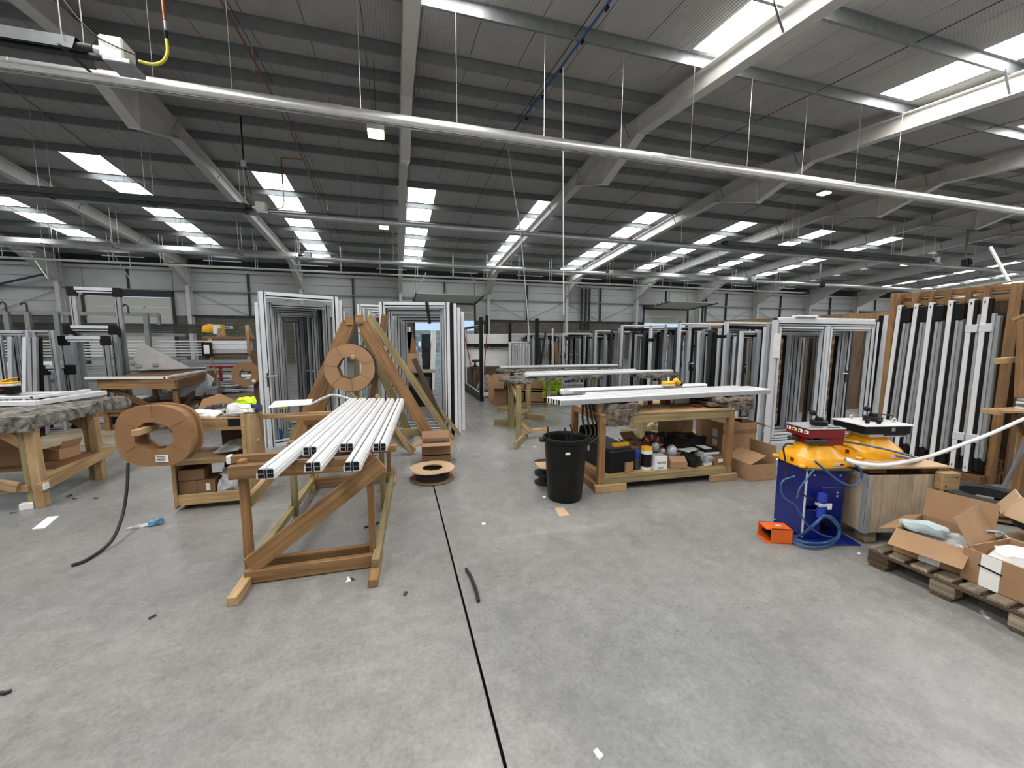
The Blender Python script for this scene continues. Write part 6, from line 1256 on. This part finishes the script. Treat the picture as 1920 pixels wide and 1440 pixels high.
cyl('tube', DB, M_alug, (XL+.4, 14.0, ZD), (45, 14.0, ZD), .085, 18)
for x in range(-20, 44, 6): cyl('collar', DB, M_alug, (x-.1, 14, ZD), (x+.1, 14, ZD), .092, 18); wire(DB, x+1, 14.0, ZD+.08)
DC = T('flue_duct', 'farthest bright flue duct hanging before the back wall', 'duct', (1, 21.0, ZD))
cyl('tube', DC, M_duct, (XL+.4, 21.0, ZD), (45, 21.0, ZD), .1, 18)
for x in range(-20, 44, 6): cyl('collar', DC, M_duct, (x-.1, 21, ZD), (x+.1, 21, ZD), .106, 18); wire(DC, x+2, 21.0, ZD+.08)
def heater(label, xe, Y, Lh, z=5.3, dirn=-1, bright=False):
    """radiant tube heater: burner box at xe, tubes running in -x"""
    t = T('radiant_heater', label, 'heater', (xe, Y, z))
    xa = xe-.22; xb = xe-Lh
    def refl(bm):
        for y0, z0, y1, z1 in ((-.22, -.1, -.14, .08), (-.14, .08, .14, .08), (.14, .08, .22, -.1)):
            vs = [bm.verts.new((x, y, z_)) for x, y, z_ in ((xb-xe, y0, z0), (xa-xe-.15, y0, z0), (xa-xe-.15, y1, z1), (xb-xe, y1, z1))]; bm.faces.new(vs)
        bmesh.ops.solidify(bm, geom=bm.faces[:], thickness=.006)
    bm = bmesh.new(); refl(bm); O('reflector', tomesh(bm, 'reflector', M_duct if bright else M_galv), loc(xe, Y, z), t)
    for dy in (-.1, .1): cyl('emitter_tube', t, M_dark, (xb, Y+dy, z), (xa, Y+dy, z), .04, 12)
    box('burner_box', t, M_white if bright else M_paper, (xe, Y-.02, z+.02), (.26, .3, .27), bev=.02)
    box('burner_base', t, M_alug, (xe+.06, Y-.02, z-.14), (.3, .36, .06), bev=.01)
    cyl('burner_neck', t, M_duct, (xa, Y-.06, z), (xe-.12, Y-.06, z), .055, 14)
    for k in range(int(Lh/2.2)):
        x = xa-.25-2.2*k; box('bracket', t, M_dark, (x, Y, z-.11), (.03, .54, .02), bev=0)
        for dy in (-.2, .2): cyl('chain', t, M_wire, (x, Y+dy, z+.02), (x, Y+dy, zr(Y, .43)), .008, 5)
    return t
heater('radiant tube heater with a white burner box and yellow gas hose at upper left', -3.42, 7.0, 8)
heater('dark radiant tube heater with a grey burner box in the left middle of the roof', -3.6, 13.6, 8.5)
heater('bright radiant tube heater low on the left before the back wall', -3.7, 20.55, 12, bright=True)
heater('dark radiant tube heater on the right under the middle duct', 25.2, 13.6, 12.5, 5.4)
heater('bright radiant tube heater on the right before the back wall', 21.4, 20.55, 10, bright=True)
gp = T('gas_drop', 'copper pipe with a yellow gas hose feeding the upper left heater', 'gas pipe', (-2.87, 7.0, 5.6))
cyl('copper_pipe', gp, M_copper, (-2.87, 7.0, 5.85), (-2.88, 7.0, 7.0), .022, 10); cyl('valve', gp, M_wire, (-2.87, 7, 5.72), (-2.87, 7, 5.85), .016, 8); cyl('coupling', gp, M_black, (-2.87, 7, 5.62), (-2.87, 7, 5.72), .024, 8)
tube('yellow_hose', gp, mat('gas_yellow', (.62, .6, .05), .4), [(-3.2, 6.98, 5.27), (-3.05, 7, 5.27), (-2.93, 7, 5.33), (-2.87, 7, 5.46), (-2.87, 7, 5.63)], .02, 10)
tag(tube('power_cable', None, M_black, [(-3.2, 6.9, 5.3), (-3.4, 6.8, 5.33), (-3.6, 6.85, 5.45), (-3.9, 7, 5.8), (-4.1, 7.1, 6.2), (-4.2, 7.2, zr(7.2, .42))], .007, 6), 'thin black cable looping up from the upper left heater', 'cable')
pp = T('copper_main', 'thin copper gas main running along the roof slope above the trestle', 'pipe', (-2.4, 12, 6.7))
tube('pipe', pp, M_copper, [(-2.42, 5.0, 6.55), (-2.4, 8, 6.7), (-2.38, 11.8, 6.75), (-2.55, 16, 6.72), (-2.8, 21, 6.35), (-2.9, 27, 5.9)], .018, 8, 2); cyl('drop_pipe', pp, M_copper, (-3.0, 13.5, 6.0), (-3.0, 13.5, 6.72), .02, 8)
cyl('tee_pipe', pp, M_copper, (-3.0, 13.5, 6.72), (-2.45, 13.5, 6.73), .02, 8); tube('flexible_hose', pp, M_hoseg, [(-3.0, 13.5, 6.0), (-3.0, 13.5, 5.5), (-3.1, 13.5, 5.32), (-3.4, 13.5, 5.3)], .015, 6)
for Y in (6.5, 9.3, 14.3, 17.9, 21.8): cyl('pipe_hanger', pp, M_wire, (-2.45, Y, 6.6), (-2.45, Y, zr(Y, .43)), .006, 5)
al = T('air_line', 'blue compressed air line running along the roof slope above the bin', 'pipe', (3.4, 9, 7.0))
tube('pipe', al, mat('air_line_blue', (.02, .07, .2), .4), [(3.48, 4.0, 6.85), (3.46, 6.4, 7.0), (3.4, 8.2, 7.1), (3.2, 11.2, 7.15)], .022, 8, 2)
for Y in (5.0, 6.4, 7.3, 8.3, 9.4, 10.6): cyl('clip', al, M_black, (3.43, Y, zr(Y, -.0)+.25), (3.43, Y+.07, zr(Y, 0)+.25), .03, 8)
for Y in (6.0, 7.57, 9.2, 10.3): cyl('pipe_hanger', al, M_dark, (3.43, Y, zr(Y, .2)), (3.43, Y, zr(Y, .44)), .008, 5)
tag(tube('air_hose_drop', None, M_white, [(3.41, 8.2, 7.07), oy(1056, 150, 8.3), oy(1056, 350, 8.3), oy(1057, 590, 8.3)], .014, 8), 'long white air hose hanging straight down in front of the far columns', 'hose')
tag(tube('air_hose_drop', None, M_white, [oy(953, 278, 13), oy(962, 350, 13), oy(975, 430, 13), oy(990, 600, 13), oy(992, 640, 13)], .018, 8), 'slanting white air hose hanging above the black rack', 'hose')
# cable tray near the back wall
ty = T('cable_tray', 'galvanised cable tray hung along the far end of the roof', 'cable tray', (3, 23.8, 5.1))
for dy in (-.15, .15): beam('side_rail', ty, M_wire, (XL+.5, 23.8+dy, 5.1), (30, 23.8+dy, 5.1), .02, .06, 0)
for k in range(60): beam('rung', ty, M_wire, (XL+.8+.88*k, 23.65, 5.1), (XL+.8+.88*k, 23.95, 5.1), .03, .02, 0)
for k in range(26):
    for dy in (-.15, .15): cyl('hanger_rod', ty, M_wire, (XL+1.2+2*k, 23.8+dy, 5.1), (XL+1.2+2*k, 23.8+dy, zr(23.8, .43)), .012, 5)
for k in range(8): beam('cable', ty, M_black, (XL+1.4+6*k, 23.75, 5.16), (XL+7.2+6*k, 23.82, 5.14), .03, .03, 0)
for k in range(26): 
    if k % 2: beam('light_batten', ty, M_alug, (XL+1+2*k, 23.55, 5.35), (XL+2.6+2*k, 23.55, 5.35), .06, .04, 0)
# lamps
def lamp(label, p, Y, s=.36, warm=True):
    t = T('high_bay_lamp', label, 'lamp', p)
    box('housing', t, M_alud, p+V((0, 0, .08)), (s, s, .1), bev=.01); box('diffuser', t, M_lampy if warm else M_lampw, p, (s*.9, s*.9, .05), bev=.008)
    for k in (-1, 0, 1): box('louvre', t, M_paper, p+V((0, k*s*.25, -.028)), (s*.9, .012, .02), bev=0)
    cyl('suspension', t, M_dark, p+V((0, 0, .12)), (p.x, p.y, zr(p.y, .43)), .008, 5)
p = oy(705, 252, 9.6); lamp('lit warm high-bay lamp hanging below the roof left of the central rafter', p, 9.6)
p = oy(1545, 363, 12.0); lamp('lit warm high-bay lamp hanging between the rafters on the right', p, 12)
p = oy(1697, 497, 18.0); lamp('small distant lit lamp hanging on the right', p, 18.0)
p = oy(720, 427, 16.2); lamp('small distant lit lamp beside the central rafter', p, 16.2)
# fans on the ducts
def fan(label, p, ztop):
    t = T('duct_fan', label, 'fan', p); M = loc(p) @ rot(math.pi/2, 'X')
    lathe('casing', t, M_black, [(0, -.1), (.2, -.1), (.23, -.06), (.23, .06), (.2, .1), (.1, .12), (0, .12)], M, 20); lathe('inlet_ring', t, M_dark, [(.08, .12), (.13, .125), (.13, .14), (.08, .14), (.08, .12)], M, 18, cap=False)
    box('mounting_foot', t, M_dark, p+V((-.25, 0, 0)), (.12, .2, .3)); cyl('pole', t, M_galv, p+V((-.25, 0, -.15)), (p.x-.25, p.y, ztop), .05, 10); box('pole_head', t, M_dark, (p.x-.25, p.y, ztop), (.4, .1, .05), bev=0)
p = oy(1814, 493, 14.0); fan('round black fan on the middle duct at far right', p, zr(14.0, .4)); p = oy(1541, 533, 21.0); fan('round black fan on the farthest duct at right', p, zr(21.0, .4))
# unit with hook near the upper left heater
jb = T('junction_box', 'small grey junction box hanging on a cable above the left middle heater', 'junction box', (-3.85, 13.0, 6.5)); pj = oy(457, 307, 13.0)
cyl('drop_cable', jb, M_black, pj, (pj.x, 13.0, zr(13.0, .43)), .02, 6); box('box', jb, M_alug, pj, (.12, .1, .16)); cyl('lower_cable', jb, M_black, pj, (pj.x+.05, 13.3, 5.5), .01, 6)
st_ = oy(1857, 463, 3.0); tag(cyl('white_stick', None, M_white, ox(1857, 463, 6.45), ox(1892, 528, 6.42), .016, 8), 'thin white stick standing up from the top of the timber rack', 'stick')
# raised door track braces at the far left
for i, (x, Y) in enumerate(((-16.2, 25.5), (-12.9, 25.6))):
    vt_ = T('track_brace', ('left V-shaped steel brace hanging above the closed far door', 'right V-shaped steel brace hanging above the closed far door', 'middle V-shaped steel brace hanging above the closed far door')[i], 'brace', (x, Y, 4.4)); cyl('strut', vt_, M_wire, (x, Y, 4.4), (x, Y, zr(Y, .43)), .02, 6); cyl('strut', vt_, M_wire, (x, Y, 4.4), (x-.9, Y, zr(Y, .43)), .02, 6)
